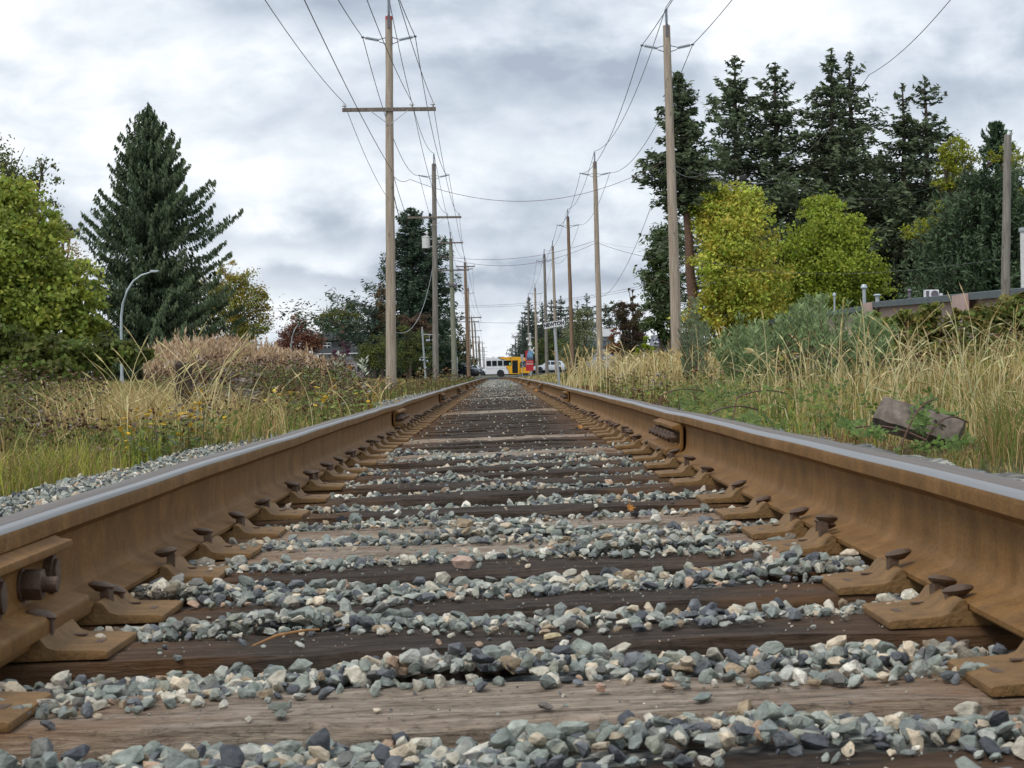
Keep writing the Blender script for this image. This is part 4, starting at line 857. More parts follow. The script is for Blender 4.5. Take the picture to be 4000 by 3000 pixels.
def suv(name, label, loc, rz, paint, ln=4.7, extra=None, sc=1.0):
    t = thing(name, label, 'car', loc, rz); t.scale = (sc, sc, sc); w = 1.84; k = ln/4.7
    body = [(-.02, .42), (-.04, .80), (.02, 1.0), (.10, 1.08), (3.05, 1.06), (3.4, 1.0), (4.35, .90), (4.62, .72), (4.70, .45), (4.60, .30), (.08, .30)]
    mb = MB(); mb.prism([(x*k, z) for x, z in body], 'y', 0, w); mb.build('body', paint, t, bevel=.07, smooth=40)
    cab = [(.06, 1.04), (.42, 1.60), (.75, 1.69), (2.2, 1.69), (2.55, 1.60), (3.38, 1.03)]
    M = Matrix.Identity(4); mb = MB(); n = len(cab); vs = []
    for y0, ins in ((.06, 1), (w-.06, -1)):
        for x, z in cab: vs.append((x*k, y0 + ins*(.14 if z > 1.3 else 0), z))
    mb.add(vs, [(i, (i+1) % n, n+(i+1) % n, n+i) for i in range(n)] + [tuple(range(n))[::-1], tuple(range(n, 2*n))]); mb.build('cabin', paint, t, bevel=.04, smooth=40)
    for pts in ([(.62, 1.10), (.72, 1.52), (1.28, 1.56), (1.28, 1.10)], [(1.38, 1.10), (1.38, 1.56), (2.12, 1.57), (2.12, 1.10)], [(2.22, 1.10), (2.22, 1.56), (2.45, 1.53), (3.02, 1.10)]):
        for sd in (0, 1):
            f = (lambda y: w - y) if sd else (lambda y: y)
            mb = MB(); q = [(x*k, f(.045 + (z-1.04)*.25), z) for x, z in pts] + [(x*k, f(.085 + (z-1.04)*.25), z) for x, z in pts]; mb.add(q, [(0, 1, 2, 3), (4, 7, 6, 5), (0, 4, 5, 1), (1, 5, 6, 2), (2, 6, 7, 3), (3, 7, 4, 0)]); mb.build('window', 'glass', t)
    mb = MB(); mb.add([(2.62*k, .32, 1.58), (2.62*k, w-.32, 1.58), (3.33*k, w-.16, 1.10), (3.33*k, .16, 1.10), (2.66*k, .32, 1.60), (2.66*k, w-.32, 1.60), (3.38*k, w-.16, 1.10), (3.38*k, .16, 1.10)], [(0, 1, 2, 3), (7, 6, 5, 4), (0, 4, 5, 1), (1, 5, 6, 2), (2, 6, 7, 3), (3, 7, 4, 0)]); mb.build('windscreen', 'glass', t)
    for x in (.88, 3.72):
        mb = MB(); lathe(mb, [(.42, 0), (.42, w + .024)], (x*k, -.012, .40), (0, 1, 0), 20); mb.build('wheel_arch', 'black', t)
        for y in (.10, w-.10): wheel(t, (x*k, y, .35), .35, .22)
    for y in (.2, w-.2): mb = MB(); mb.box((.01, y, .92), (.08, .3, .2)); mb.build('tail_light', 'red', t, bevel=.01)
    for y in (.28, w-.28): mb = MB(); mb.box((4.52*k, y, .78), (.22, .34, .13)); mb.build('headlight', 'glass_lt', t, bevel=.02)
    mb = MB(); mb.box((4.70*k, w/2, .52), (.04, .9, .22)); mb.build('grille', 'black', t, bevel=.01); mb = MB(); mb.box((4.735*k, w/2, .62), (.02, .34, .14)); mb.build('number_plate', 'offwhite', t)
    for y in (-.05, w+.05): mb = MB(); mb.box((2.95*k, y, 1.12), (.12, .16, .12)); mb.build('mirror', paint, t, bevel=.02)
    return t
p = at(2205, 1457, 262); t = suv('parked_car', 'white estate car behind the grey brown pole, facing the bus', (p.x, 262, -.08), PI + .08, 'carwhite')
t.rotation_euler = (0, -.02, PI + .06); t.location = (p.x, 262 + 1.84, -.08)
p = at(1727, 1472, 215); t = suv('parked_car', 'dark blue car behind the greenish pole left of the track', (p.x, 215, p.z), -.55, 'cardark', 4.7)
p = at(1806, 1468, 285); t = suv('parked_car', 'white car mostly hidden between the greenish and brown poles', (p.x, 285, p.z), -.35, 'carwhite', 4.3)
# ------------------------------------------------------------------ buildings
MT['stucco'] = simple('pink stucco wall', (.47, .335, .30), .9, 0, .10, 1.5, .15)
MT['roofmetal'] = simple('grey green roof flashing', (.085, .105, .115), .5, .1, .12, 2)
MT['shingle'] = simple('dark roof shingles', (.038, .042, .044), .85, 0, .2, 8, .3)
MT['siding'] = simple('pale grey siding', (.33, .30, .30), .8, 0, .1, 2)
MT['shopgrey'] = simple('grey shop wall', (.36, .37, .40), .7, 0, .08, 2); MT['shopshade'] = simple('painted soffit shade', (.05, .055, .065), .8)  # soffit colour is near black: the shade under the canopy is painted in
MT['brick'] = simple('chimney brick', (.20, .075, .055), .9, 0, .25, 12)
# long low pink building on the right: roof edge measured in the photo
XW = 17.4; zr = lambda y: .394 + XW*.0175*0
def roofpt(px, py):   # where a photo ray meets the wall plane
    s = XW*F/(px - VX); return at(px, py, s)
t = thing('pink_building', 'long low pink stucco building with dark grey roof edge on the right', 'building', G(XW, 70))
o0 = Vector(t.location)
A_, B_, C_, D_ = roofpt(2860, 1272), roofpt(3404, 1190), roofpt(3404, 1182), roofpt(4330, 1095)
def wallseg(p, q, x, th, z0, name, mat, par, dz0=0., dz1=0.):
    mb = MB(); vs = [(x, p.y, z0), (x, q.y, z0), (x, q.y, q.z + dz1), (x, p.y, p.z + dz0)]; vs += [(a + th, b, c) for a, b, c in vs]
    mb.add([Vector(v) - o0 for v in vs], [(0, 1, 2, 3), (7, 6, 5, 4), (0, 4, 5, 1), (1, 5, 6, 2), (2, 6, 7, 3), (3, 7, 4, 0)]); return mb.build(name, mat, par)
w1 = wallseg(B_, A_, XW + .25, .3, -.5, 'wall', 'stucco', t, -.26, -.26); w2 = wallseg(D_, C_, XW, .3, -.5, 'wall', 'stucco', t, -.22, -.22)
for p, q, x, a in ((B_, A_, XW - .05, w1), (D_, C_, XW - .32, w2)):
    mb = MB(); sec = [(x, -.26), (x, -.02), (x + .05, 0), (x + 8, .05), (x + 8, -.36)]; vs = [(a_, p.y, p.z + z) for a_, z in sec] + [(a_, q.y, q.z + z) for a_, z in sec]
    mb.add([Vector(v) - o0 for v in vs], [(i, (i+1) % 5, 5+(i+1) % 5, 5+i) for i in range(5)] + [(0, 1, 2, 3, 4), (9, 8, 7, 6, 5)]); mb.build('roof', 'roofmetal', t)
for px, w in ((3425, .9), (3795, 1.1)):
    s = XW*F/(px - VX); p = at(px, 1180 - (px-3425)*.09, s); mb = MB(); mb.box(p - o0 + Vector((-.42, 0, -.40)), (.16, w*1.7, .74)); mb.build('pilaster', 'stucco', t)
mb = MB(); s = XW*F/(3778 - VX); p = at(3778, 1180, s); mb.tube([p - o0 + Vector((-.40, 0, .0)), p - o0 + Vector((-.40, 0, -2.2))], .045, 8); mb.build('downpipe', 'rust', t)
def vent(px, py, pyb, s, r, kind, label):
    p = at(px, pyb, s); h = (pyb - py)/F*s; t2 = thing('roof_vent', label, 'roof vent', p, 0, 'vents on the pink building'); mb = MB()
    mb.tube([(0, 0, -.3), (0, 0, h*.8)], r, 12); mb.build('vent_pipe', 'galv' if kind < 2 else 'galvdk', t2, smooth=50)
    mb = MB(); lathe(mb, [(r*1.1, h*.72), (r*1.9, h*.80), (r*1.9, h*.86), (r*1.2, h*.98), (.02, h)], (0, 0, 0), (0, 0, 1), 12); mb.build('vent_cap', ['lampgrey', 'lampgrey', 'galvdk'][kind], t2, smooth=40)
vent(3260, 1143, 1205, 92, .05, 0, 'short grey roof vent pipe, leftmost on the pink building')
vent(3376, 1110, 1183, 86, .085, 0, 'tallest grey roof vent pipe with a domed cap')
vent(3427, 1148, 1180, 82, .095, 1, 'squat roof vent with galvanised cap right of tallest pipe')
vent(3553, 1128, 1172, 78, .06, 2, 'dark thin roof vent with a flat cap')
p = at(3645, 1166, 72); t2 = thing('air_conditioner', 'white boxy air conditioner on the roof edge', 'air conditioner', p)
mb = MB(); hh = (1166-1131)/F*72; mb.box((0, .3, hh/2), (.55, .34, hh)); mb.build('casing', 'white', t2, bevel=.02); mb = MB(); lathe(mb, [(.15, 0), (.15, .01)], (.10, .12, hh*.5), (0, -1, 0), 16); mb.box((-.19, .122, hh*.55), (.12, .012, hh*.7)); mb.build('fan_grille', 'galvdk', t2); mb = MB(); mb.box((.36, .3, hh*.3), (.16, .2, .2)); mb.build('pipe_cover', 'white', t2, bevel=.02)
p = at(3740, 1165, 71); t2 = thing('tarpaulin', 'crumpled black tarpaulin lying on the roof right of the air conditioner', 'tarpaulin', p)
mb = MB(); rr = random.Random(4); vs = []; nx_, ny_ = 12, 5
for j in range(ny_):
    for i_ in range(nx_): vs.append((-.55 + i_*.10, j*.25, .02 + .10*rr.random()*(1 if 0 < i_ < nx_-1 else .2) + .07*math.sin(i_*.7 + j)))
mb.add(vs, [(j*nx_+i_, j*nx_+i_+1, (j+1)*nx_+i_+1, (j+1)*nx_+i_) for j in range(ny_-1) for i_ in range(nx_-1)]); mb.build('sheet', 'black', t2, smooth=60)
# small white post at the far right edge
p = at(3998, 1160, 60); t2 = thing('white_post', 'white square post with grey cap cut by the right edge', 'post', (p.x, 60, p.z)); h = (1160-905)/F*60
mb = MB(); mb.box((0, 0, h/2 - .2), (.13, .13, h + .4)); mb.build('post', 'offwhite', t2, bevel=.01); mb = MB(); mb.box((0, 0, h + .06), (.20, .20, .14)); mb.build('cap', 'galv', t2, bevel=.02)
# dark object hanging in the wires: a box on the cable
p = at(2898, 696, 58); t2 = thing('cable_enclosure', 'small black splice box hanging on cable in front of the firs', 'cable box', p); mb = MB(); mb.box((0, 0, 0), (.30, .14, .16), rot=Matrix.Rotation(-.2, 3, 'Y')); mb.build('case', 'black', t2, bevel=.03); mb = MB(); mb.box((-.13, -.03, .0), (.06, .12, .1)); mb.build('end_cap', 'offwhite', t2)
# house behind the weeds, left
SH = 300.0; b = at(1310, 1450, SH); b.z = float(ground(b.x, SH)) - .3; t = thing('house', 'grey house with a dark dormered roof behind the weeds on left', 'house', b); o0 = b
q = lambda px, py: at(px, py, SH) - o0
x0, x1 = q(1238, 1380).x, q(1412, 1380).x; ze = q(1320, 1381).z; zk = q(1320, 1303).z
mb = MB(); mb.box(((x0+x1)/2, 4, ze/2), (x1-x0-.5, 7.4, ze)); mb.build('wall', 'siding', t)
mb = MB(); mb.prism([(-.6, ze), (4.0, zk), (8.6, ze), (8.6, ze + .18), (4.0, zk + .2), (-.6, ze + .18)], 'x', x0 - .3, x1 + .3); rf = mb.build('roof', 'shingle', t)
c1, c2 = q(1322, 1302), q(1337, 1283); mb = MB(); mb.box(((c1.x+c2.x)/2, 4.2, (c1.z+c2.z)/2), (c2.x-c1.x, .6, c2.z-c1.z + .8)); mb.build('chimney', 'brick', rf)
d1, d2 = q(1262, 1366), q(1318, 1330); mb = MB(); mb.box(((d1.x+d2.x)/2, 2.1, (d1.z+d2.z)/2), (d2.x-d1.x, 3.0, d2.z-d1.z)); dm = mb.build('dormer', 'shingle', t); mb = MB(); mb.prism([(.3, d2.z), (4.0, zk + .1), (4.0, zk + .3), (.3, d2.z + .2)], 'x', d1.x - .4, d2.x + .4); mb.build('dormer_roof', 'shingle', dm)
def win(px0, py0, px1, py1, y, par, bars=2):
    a, c = q(px0, py1), q(px1, py0); w, h = c.x-a.x, c.z-a.z; mb = MB(); mb.box(((a.x+c.x)/2, y, (a.z+c.z)/2), (w, .08, h)); f = mb.build('window', 'white', par)
    for k in range(bars):
        for j in range(2):
            mb = MB(); mb.box((a.x + w*(k+.5)/bars, y-.05, a.z + h*(j+.5)/2), (w/bars-.13, .02, h/2-.13)); mb.build('pane', 'glass', f)
win(1261, 1338, 1292, 1362, .54, dm); win(1352, 1383, 1375, 1412, .25, t, 4); win(1256, 1385, 1285, 1396, .25, t, 3); win(1288, 1385, 1315, 1396, .25, t, 3)
mb = MB(); mb.box(((x0+x1)/2, -.62, ze), (x1-x0 + .6, .1, .14)); mb.tube([(q(1382, 0).x, .2, ze), (q(1382, 0).x, .2, 0)], .07, 6); mb.build('gutter', 'white', t)
# grey shop and white shop, right
SS = 190.0; b = at(2580, 1450, SS); b.z = float(ground(b.x, SS)) - .3; t = thing('grey_shop', 'grey shop with sloping canopy and white sign behind columnar tree', 'shop', b); o0 = b; q = lambda px, py: at(px, py, SS) - o0
a, c = q(2528, 1385), q(2680, 1318); mb = MB(); mb.prism([(q(2528, 0).x, q(2528, 1352).z), (q(2543, 0).x, q(2543, 1311).z), (q(2680, 0).x, q(2680, 1311).z), (q(2680, 0).x, q(2680, 1352).z)], 'y', 0, 6); mb.build('canopy', 'shopgrey', t)
mb = MB(); mb.box((q(2604, 0).x, 3.4, q(0, 1352).z/2), (q(2670, 0).x - q(2535, 0).x, 5, q(0, 1352).z)); mb.build('wall', 'shopgrey', t); mb = MB(); mb.box((q(2610, 0).x, .45, q(0, 1357).z), (3.6, .7, .2)); mb.build('soffit', 'shopshade', t)
a, c = q(2553, 1340), q(2606, 1322); MT['violet'] = simple('violet sign paint', (.13, .05, .35), .5)
mb = MB(); mb.box(((a.x+c.x)/2, -.08, (a.z+c.z)/2), (c.x-a.x + .08, .1, c.z-a.z + .06)); sg_ = mb.build('shop_sign', 'blue', t); mb = MB(); mb.box(((a.x+c.x)/2, -.14, (a.z+c.z)/2), (c.x-a.x, .04, c.z-a.z)); mb.build('sign_face', 'white', sg_); mb = MB(); mb.box((a.x + .78, -.17, (a.z+c.z)/2), (.70, .03, .2)); mb.build('sign_badge', 'violet', sg_, bevel=.02); text('P', .36, 'blue', sg_, (a.x + .22, -.17, (a.z+c.z)/2), (PI/2, 0, 0), ext=.01)
SS = 270.0; b = at(2340, 1450, SS); b.z = float(ground(b.x, SS)) - .3; t = thing('white_shop', 'low white shop with pale gable behind second right pole', 'shop', b); o0 = b; q = lambda px, py: at(px, py, SS) - o0
mb = MB(); mb.box((0, 3, q(0, 1352).z/2), (4.6, 6, q(0, 1352).z)); mb.build('wall', 'shopgrey', t); mb = MB(); mb.prism([(q(2312, 0).x, q(0, 1350).z), (q(2330, 0).x, q(0, 1326).z), (q(2366, 0).x, q(0, 1326).z), (q(2388, 0).x, q(0, 1350).z), (q(2388, 0).x, q(0, 1356).z), (q(2312, 0).x, q(0, 1356).z)], 'y', -.6, 6.4); mb.build('roof', 'white', t)
mb = MB(); mb.box((0, -.06, q(0, 1392).z), (4.2, .08, 1.6)); mb.build('window', 'glass_lt', t)

# ------------------------------------------------------------------ trees
def trunkmesh(h, r0, lean=(0, 0), n=9, top=.03, seed=0):
    rr = random.Random(seed); mb = MB(); pts = [Vector((lean[0]*(k/n) + rr.uniform(-.04, .04)*h*.06*(k > 0), lean[1]*(k/n) + rr.uniform(-.04, .04)*h*.06*(k > 0), h*k/n - (.4 if k == 0 else 0))) for k in range(n+1)]
    mb.tube(pts, [r0*(1-k/n)**.8 + top for k in range(n+1)], 9); return mb, pts
def conifer(px, pytop, s, wpx, label, kind='spruce', base=0, bare=.08, col=(.030, .052, .036), tip=(.055, .085, .05), nb=None, dens=1.0, seed=1, cut=None, group=None, lean=0, jag=.3, lobes=(), z0=None, name='conifer_tree', barkm='bark', wshape=None):
    R_ = np.random.default_rng(seed); p = at(px, pytop, s); gz = float(ground(p.x, s)) if z0 is None else z0; H = p.z - gz; Rad = wpx/F*s/2
    t = thing(name, label, 'tree', (p.x - lean, s, gz), 0, group); mb, tp = trunkmesh(H*.97, H*.017 + .05, (lean, 0), seed=seed); tr = mb
    nb = nb or int(150 + H*5); ts = np.sort(bare + (1-bare)*R_.random(nb)**.95); brs = MB(); parts = []
    fall = {'spruce': (.40, .30), 'fir': (.10, .14), 'pine': (-.05, .30)}[kind]
    for k, tt in enumerate(ts):
        pr = (wshape(tt) if wshape else (min((1-tt)**.62, (1-tt)*2.0 + .01) if kind == 'spruce' else min(1, (1-tt)/.6)**.85)*(1 if tt > .12 + bare else .78 + .22*(tt-bare)/.12)); Lb = Rad*pr*R_.uniform(1-jag, 1+jag*.55)
        az = k*2.39996 + R_.normal()*.35; zb = H*tt*.97
        for (la, lt, lw, lk) in lobes:
            if abs(((az-la+PI) % (2*PI))-PI) < lw and abs(tt-lt) < .07: Lb *= lk
        if Lb < .12: Lb = .12
        m = max(6, int(Lb*dens*(24 if kind == 'spruce' else 17))); j = R_.random(m)**.75; d = np.array([math.cos(az), math.sin(az), 0]); sd = np.array([-d[1], d[0], 0])
        rise = (fall[1]*(.6 + .8*R_.random()) if kind != 'spruce' else (.0 + .36*tt)*(.5 + .9*R_.random())) if tt < .88 else fall[1] + .5
        if kind == 'spruce' and tt > .88: rise = .45
        zc = -fall[0]*Lb*(j*(1-j))*1.6 + rise*Lb*j**2.2*(1 if kind != 'fir' else .8) - (.12*Lb*j if kind == 'spruce' and tt < .5 else 0)
        ctr = np.stack([tp[0].x + lean*tt + d[0]*Lb*j, d[1]*Lb*j, zb + zc], 1)
        off = (R_.random(m)-.5)*Lb*(.36 if kind == 'spruce' else .55)*(1.05-j)
        ctr = ctr + sd*off[:, None]
        if kind == 'spruce':
            ctr[:, 2] -= R_.random(m)**1.5*(.17*H**.5)*(.35 + .65*(1-j)); ax = unit(d*R_.uniform(.1, .8, (m, 1)) + sd*R_.normal(size=(m, 1))*.35 + np.array([0, 0, -1])*R_.uniform(.3, 1.4, (m, 1)))
        elif kind == 'fir':
            ctr[:, 2] += R_.normal(size=m)*.06*Lb; ax = unit(d*R_.uniform(.3, 1, (m, 1)) + sd*R_.normal(size=(m, 1))*.7 + R_.normal(size=(m, 3))*.35 + np.array([0, 0, -.15]))
        else:
            ctr[:, 2] += R_.normal(size=m)*.10*Lb; ax = unit(d*.5 + R_.normal(size=(m, 3))*.6 + np.array([0, 0, .45]))
        si = unit(np.cross(ax, R_.normal(size=(m, 3)))); sz = H**.5*(.088 if kind == 'spruce' else .115)*R_.uniform(.5, 1.3, m)
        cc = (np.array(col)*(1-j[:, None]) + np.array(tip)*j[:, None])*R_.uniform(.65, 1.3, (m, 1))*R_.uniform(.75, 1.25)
        parts.append(cards(ctr, ax, si, sz, sz*R_.uniform(.20, .40, m), cc))
        if Lb > .8 and kind != 'spruce': 
            e1 = Vector((tp[0].x + lean*tt, 0, zb)); brs.tube([e1, e1 + Vector(d*Lb*.5) + Vector((0, 0, -fall[0]*Lb*.4 + rise*Lb*.2)), e1 + Vector(d*Lb*.93) + Vector((0, 0, rise*Lb*.85))], [.03 + .008*Lb, .02 + .004*Lb, .008], 4, cap=False)
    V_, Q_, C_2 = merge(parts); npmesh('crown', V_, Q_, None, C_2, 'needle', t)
    tr.add(brs.v, brs.f); tr.build('trunk', barkm, t, smooth=60)
    return t
def broadleaf(px, pytop, s, label, blobs, col, col2=None, n=9000, lf=.2, name='broadleaf_tree', group=None, seed=1, z0=None, trunk=True, mat='leaf', wid=.62, clump=.34, per=60, hang=0., up=.0, cvar=.22, tr0=None):
    """blobs: crown lobes as (photo px, photo py, radius px, depth offset m)"""
    R_ = np.random.default_rng(seed); p = at(px, pytop, s); gz = float(ground(p.x, s)) if z0 is None else z0; t = thing(name, label, 'tree' if 'tree' in name else 'shrub', (p.x, s, gz), 0, group); o0 = Vector(t.location)
    B = []
    for bx, by, br, dy in blobs:
        c = at(bx, by, s + dy) - o0; B.append((np.array(c), br/F*(s+dy)))
    vol = np.array([r**2.3 for _, r in B]); vol /= vol.sum(); parts = []
    for (c, r), w in zip(B, vol):
        nl = int(n*w); nc = max(5, nl//per); dcl = rdir(nc) if False else unit(R_.normal(size=(nc, 3))); rad = r*R_.random(nc)**.40*R_.uniform(.72, 1.08, nc)
        cc = c + dcl*rad[:, None]*np.array([1, 1, .92]); cr = r*clump*R_.uniform(.55, 1.2, nc); kcol = R_.uniform(1-cvar, 1+cvar, nc)
        mixk = R_.random(nc)**1.6 if col2 is not None else np.zeros(nc)
        idx = R_.integers(nc, size=nl); pos = cc[idx] + R_.normal(size=(nl, 3))*cr[idx][:, None]*np.array([.62, .62, .42])
        nrm = unit(R_.normal(size=(nl, 3)) + np.array([0, -.35, .55])); ax = unit(np.cross(nrm, R_.normal(size=(nl, 3))) + np.array([0, 0, up - hang])); si = unit(np.cross(ax, nrm))
        sz = lf*R_.uniform(.6, 1.25, nl); base = np.array(col)[None]*(1-mixk[idx])[:, None] + (np.array(col2)[None]*mixk[idx][:, None] if col2 is not None else 0)
        parts.append(cards(pos, ax, si, sz, sz*wid*R_.uniform(.8, 1.15, nl), base*kcol[idx][:, None]*R_.uniform(.72, 1.3, (nl, 1))*R_.uniform(.9, 1.1, (nl, 3))))
    V_, Q_, C_2 = merge(parts); npmesh('crown', V_, Q_, None, C_2, mat, t)
    if trunk:
        zt_ = max(c[2] for c, r in B); r0 = tr0 or (.05 + .014*zt_); mb, tp = trunkmesh(zt_*.9, r0, seed=seed)
        rr = random.Random(seed)
        for c, r in B:
            c = Vector(c); f = min(.75, max(.18, (c.z - r)/max(zt_, .1)*.8)); a = Vector((0, 0, zt_*f)); mid = a.lerp(c, .5) + Vector((0, 0, -.06*(c-a).length))
            mb.tube([a, mid, c], [r0*.5, r0*.32, r0*.12], 6, cap=False)
            for k in range(4):
                e = c + Vector((rr.uniform(-1, 1), rr.uniform(-1, 1), rr.uniform(-.5, 1)))*r*.7; mb.tube([c.lerp(mid, .4), e], [r0*.18, r0*.05], 5, cap=False)
        mb.build('trunk', 'bark', t, smooth=60)
    return t
GC = 'tall dark firs behind the pink building'
# left side
conifer(579, 368, 150, 700, 'big dark spruce with drooping branches behind the curved street lamp', 'spruce', bare=.02, col=(.032, .050, .028), tip=(.058, .080, .040), nb=560, dens=2.2, seed=3, jag=.42, name='spruce_tree', lobes=((0, .62, .35, 1.30), (0, .50, .4, 1.25), (PI, .56, .4, 1.32), (0, .30, .5, 1.12), (0, .2, .4, 1.15)))
broadleaf(120, 620, 95, 'tall loose green tree at the left edge behind the hazel', [(20, 640, 110, 0), (150, 690, 80, 0), (60, 760, 130, 1), (195, 800, 45, 0), (-90, 640, 150, 1), (0, 900, 160, 2), (170, 640, 40, 0), (120, 880, 90, 0), (-60, 1100, 220, 3)], (.070, .092, .030), (.085, .095, .03), 9000, .20, seed=5, clump=.42)
broadleaf(60, 720, 52, 'dense hazel like thicket with big green leaves at the left edge', [(40, 800, 130, 0), (-70, 850, 200, 0), (150, 900, 120, -.5), (40, 1000, 190, -1), (230, 1080, 130, -.5), (330, 1160, 85, -.3), (150, 1200, 180, -1), (-80, 1150, 220, -1), (300, 1290, 110, -.5), (60, 1340, 160, -1), (390, 1270, 60, -.2), (-300, 1100, 250, 0)], (.170, .215, .042), (.235, .250, .040), 44000, .150, name='hazel_tree', seed=6, wid=.8, clump=.30, per=34, cvar=.3)
broadleaf(245, 790, 175, 'pale yellow silvery tree between the hazel and the spruce', [(235, 860, 50, 0), (275, 920, 60, 0), (220, 980, 80, 0), (300, 1030, 80, 0), (240, 1120, 120, 0)], (.22, .215, .125), (.30, .21, .075), 4200, .26, seed=7, up=.5)
broadleaf(920, 1080, 200, 'yellow green tree with orange tinge right of the spruce', [(905, 1120, 70, 0), (960, 1110, 65, 0), (1000, 1160, 55, 0), (900, 1200, 90, 0), (980, 1230, 80, 0), (1010, 1270, 50, 0), (880, 1060, 50, 0), (960, 1310, 80, 0), (1040, 1200, 24, 0), (850, 1160, 70, 0), (930, 1290, 80, 0), (1025, 1150, 28, 0), (800, 1240, 90, 2), (740, 1120, 90, 6), (700, 1240, 110, 6)], (.155, .175, .036), (.23, .165, .028), 22000, .27, seed=8, clump=.40)
broadleaf(1160, 1200, 285, 'reddish brown plum tree behind the distant street lamp', [(1165, 1290, 52, 0), (1120, 1310, 38, 0), (1210, 1320, 45, 0), (1160, 1350, 60, 0), (1225, 1350, 40, 0), (1110, 1350, 40, 0), (1160, 1235, 20, 0), (1190, 1255, 22, 0), (1240, 1330, 30, 0)], (.100, .042, .034), (.19, .085, .04), 11000, .28, name='plum_tree', seed=9, clump=.40, up=.6, per=26)
broadleaf(1330, 1180, 330, 'yellow green tree behind the house roof', [(1290, 1225, 40, 0), (1340, 1215, 45, 0), (1385, 1220, 45, 0), (1260, 1260, 40, 0), (1320, 1265, 50, 0), (1380, 1265, 45, 0), (1290, 1290, 35, 0)], (.100, .110, .026), (.13, .125, .03), 5500, .40, seed=10, clump=.4, up=.8)
broadleaf(1340, 1290, 270, 'small purple leaved tree in front of the house', [(1330, 1320, 20, 0), (1340, 1350, 26, 0), (1320, 1385, 24, 0), (1355, 1380, 18, 0), (1362, 1350, 14, 0), (1325, 1410, 18, 0)], (.075, .020, .040), (.11, .03, .055), 1500, .22, name='purple_tree', seed=11, up=.4)
conifer(1605, 792, 215, 470, 'large dark conifer rising behind the first two left poles', 'fir', bare=.03, col=(.020, .036, .024), tip=(.036, .058, .034), nb=420, dens=1.5, seed=12, jag=.30, name='fir_tree', lobes=((PI, .38, .5, 1.45), (PI, .27, .5, 1.9), (PI, .48, .4, 1.3), (0, .75, .6, 1.5), (0, .55, .5, 1.25)), wshape=lambda t: (1-t)**.62*1.0)
conifer(1680, 815, 226, 150, 'slimmer dark conifer top behind the second left pole', 'fir', bare=.35, col=(.022, .038, .026), tip=(.038, .06, .036), nb=170, dens=1.6, seed=13, name='fir_tree')
conifer(1460, 1205, 205, 230, 'low dark spreading conifer left of the large one, over the house roof', 'fir', bare=.25, col=(.022, .040, .030), tip=(.040, .062, .042), nb=90, dens=1.6, seed=14, name='fir_tree', wshape=lambda t: .6 + .4*(1-t))
broadleaf(1487, 1120, 205, 'brown drooping tree with dry foliage beside the first left pole', [(1490, 1150, 24, 0), (1485, 1200, 30, 0), (1480, 1250, 36, 0), (1500, 1290, 34, 0), (1470, 1290, 28, 0), (1488, 1110, 12, 0)], (.125, .080, .045), (.09, .085, .035), 3200, .24, name='drooping_tree', seed=15, hang=1.2)
for k, (bl_, c_, c2_, lab, s) in enumerate([
    ([(1440, 1370, 50, 0), (1490, 1350, 50, 0), (1470, 1410, 50, 0), (1420, 1410, 40, 0), (1515, 1400, 45, 0)], (.065, .080, .022), (.10, .11, .025), 'green bush left of the nearest left pole', 190),
    ([(1590, 1350, 50, 0), (1640, 1330, 55, 0), (1600, 1410, 55, 0), (1655, 1400, 55, 0), (1560, 1390, 45, 0), (1580, 1300, 40, 0)], (.055, .075, .022), (.09, .095, .025), 'green bush between the first and second left poles', 195),
    ([(1600, 1270, 40, 0), (1640, 1250, 35, 0), (1660, 1290, 35, 0), (1575, 1250, 25, 0)], (.09, .050, .038), (.10, .09, .04), 'reddish brown shrub below the large conifer', 205),
    ([(1735, 1290, 40, 0), (1770, 1270, 35, 0), (1745, 1340, 50, 0), (1780, 1350, 40, 0), (1720, 1390, 50, 0), (1770, 1410, 50, 0), (1795, 1310, 25, 0)], (.052, .068, .024), (.12, .10, .028), 'green and rust tree between the second and third left poles', 330),
    ([(1810, 1350, 35, 0), (1815, 1410, 40, 0), (1845, 1420, 25, 0), (1790, 1430, 30, 0)], (.058, .070, .022), (.13, .07, .025), 'dark bush behind the fourth left pole', 340)]):
    broadleaf(bl_[0][0], bl_[0][1]-40, s, lab, bl_, c_, c2_, 4200, .22 if s < 250 else .36, name='leafy_bush', seed=20+k, clump=.4)
conifer(1735, 1262, 345, 90, 'small grey green conifer behind the third left pole', 'fir', bare=.1, col=(.040, .050, .04), tip=(.07, .085, .06), nb=90, dens=1.2, seed=26, name='fir_tree')
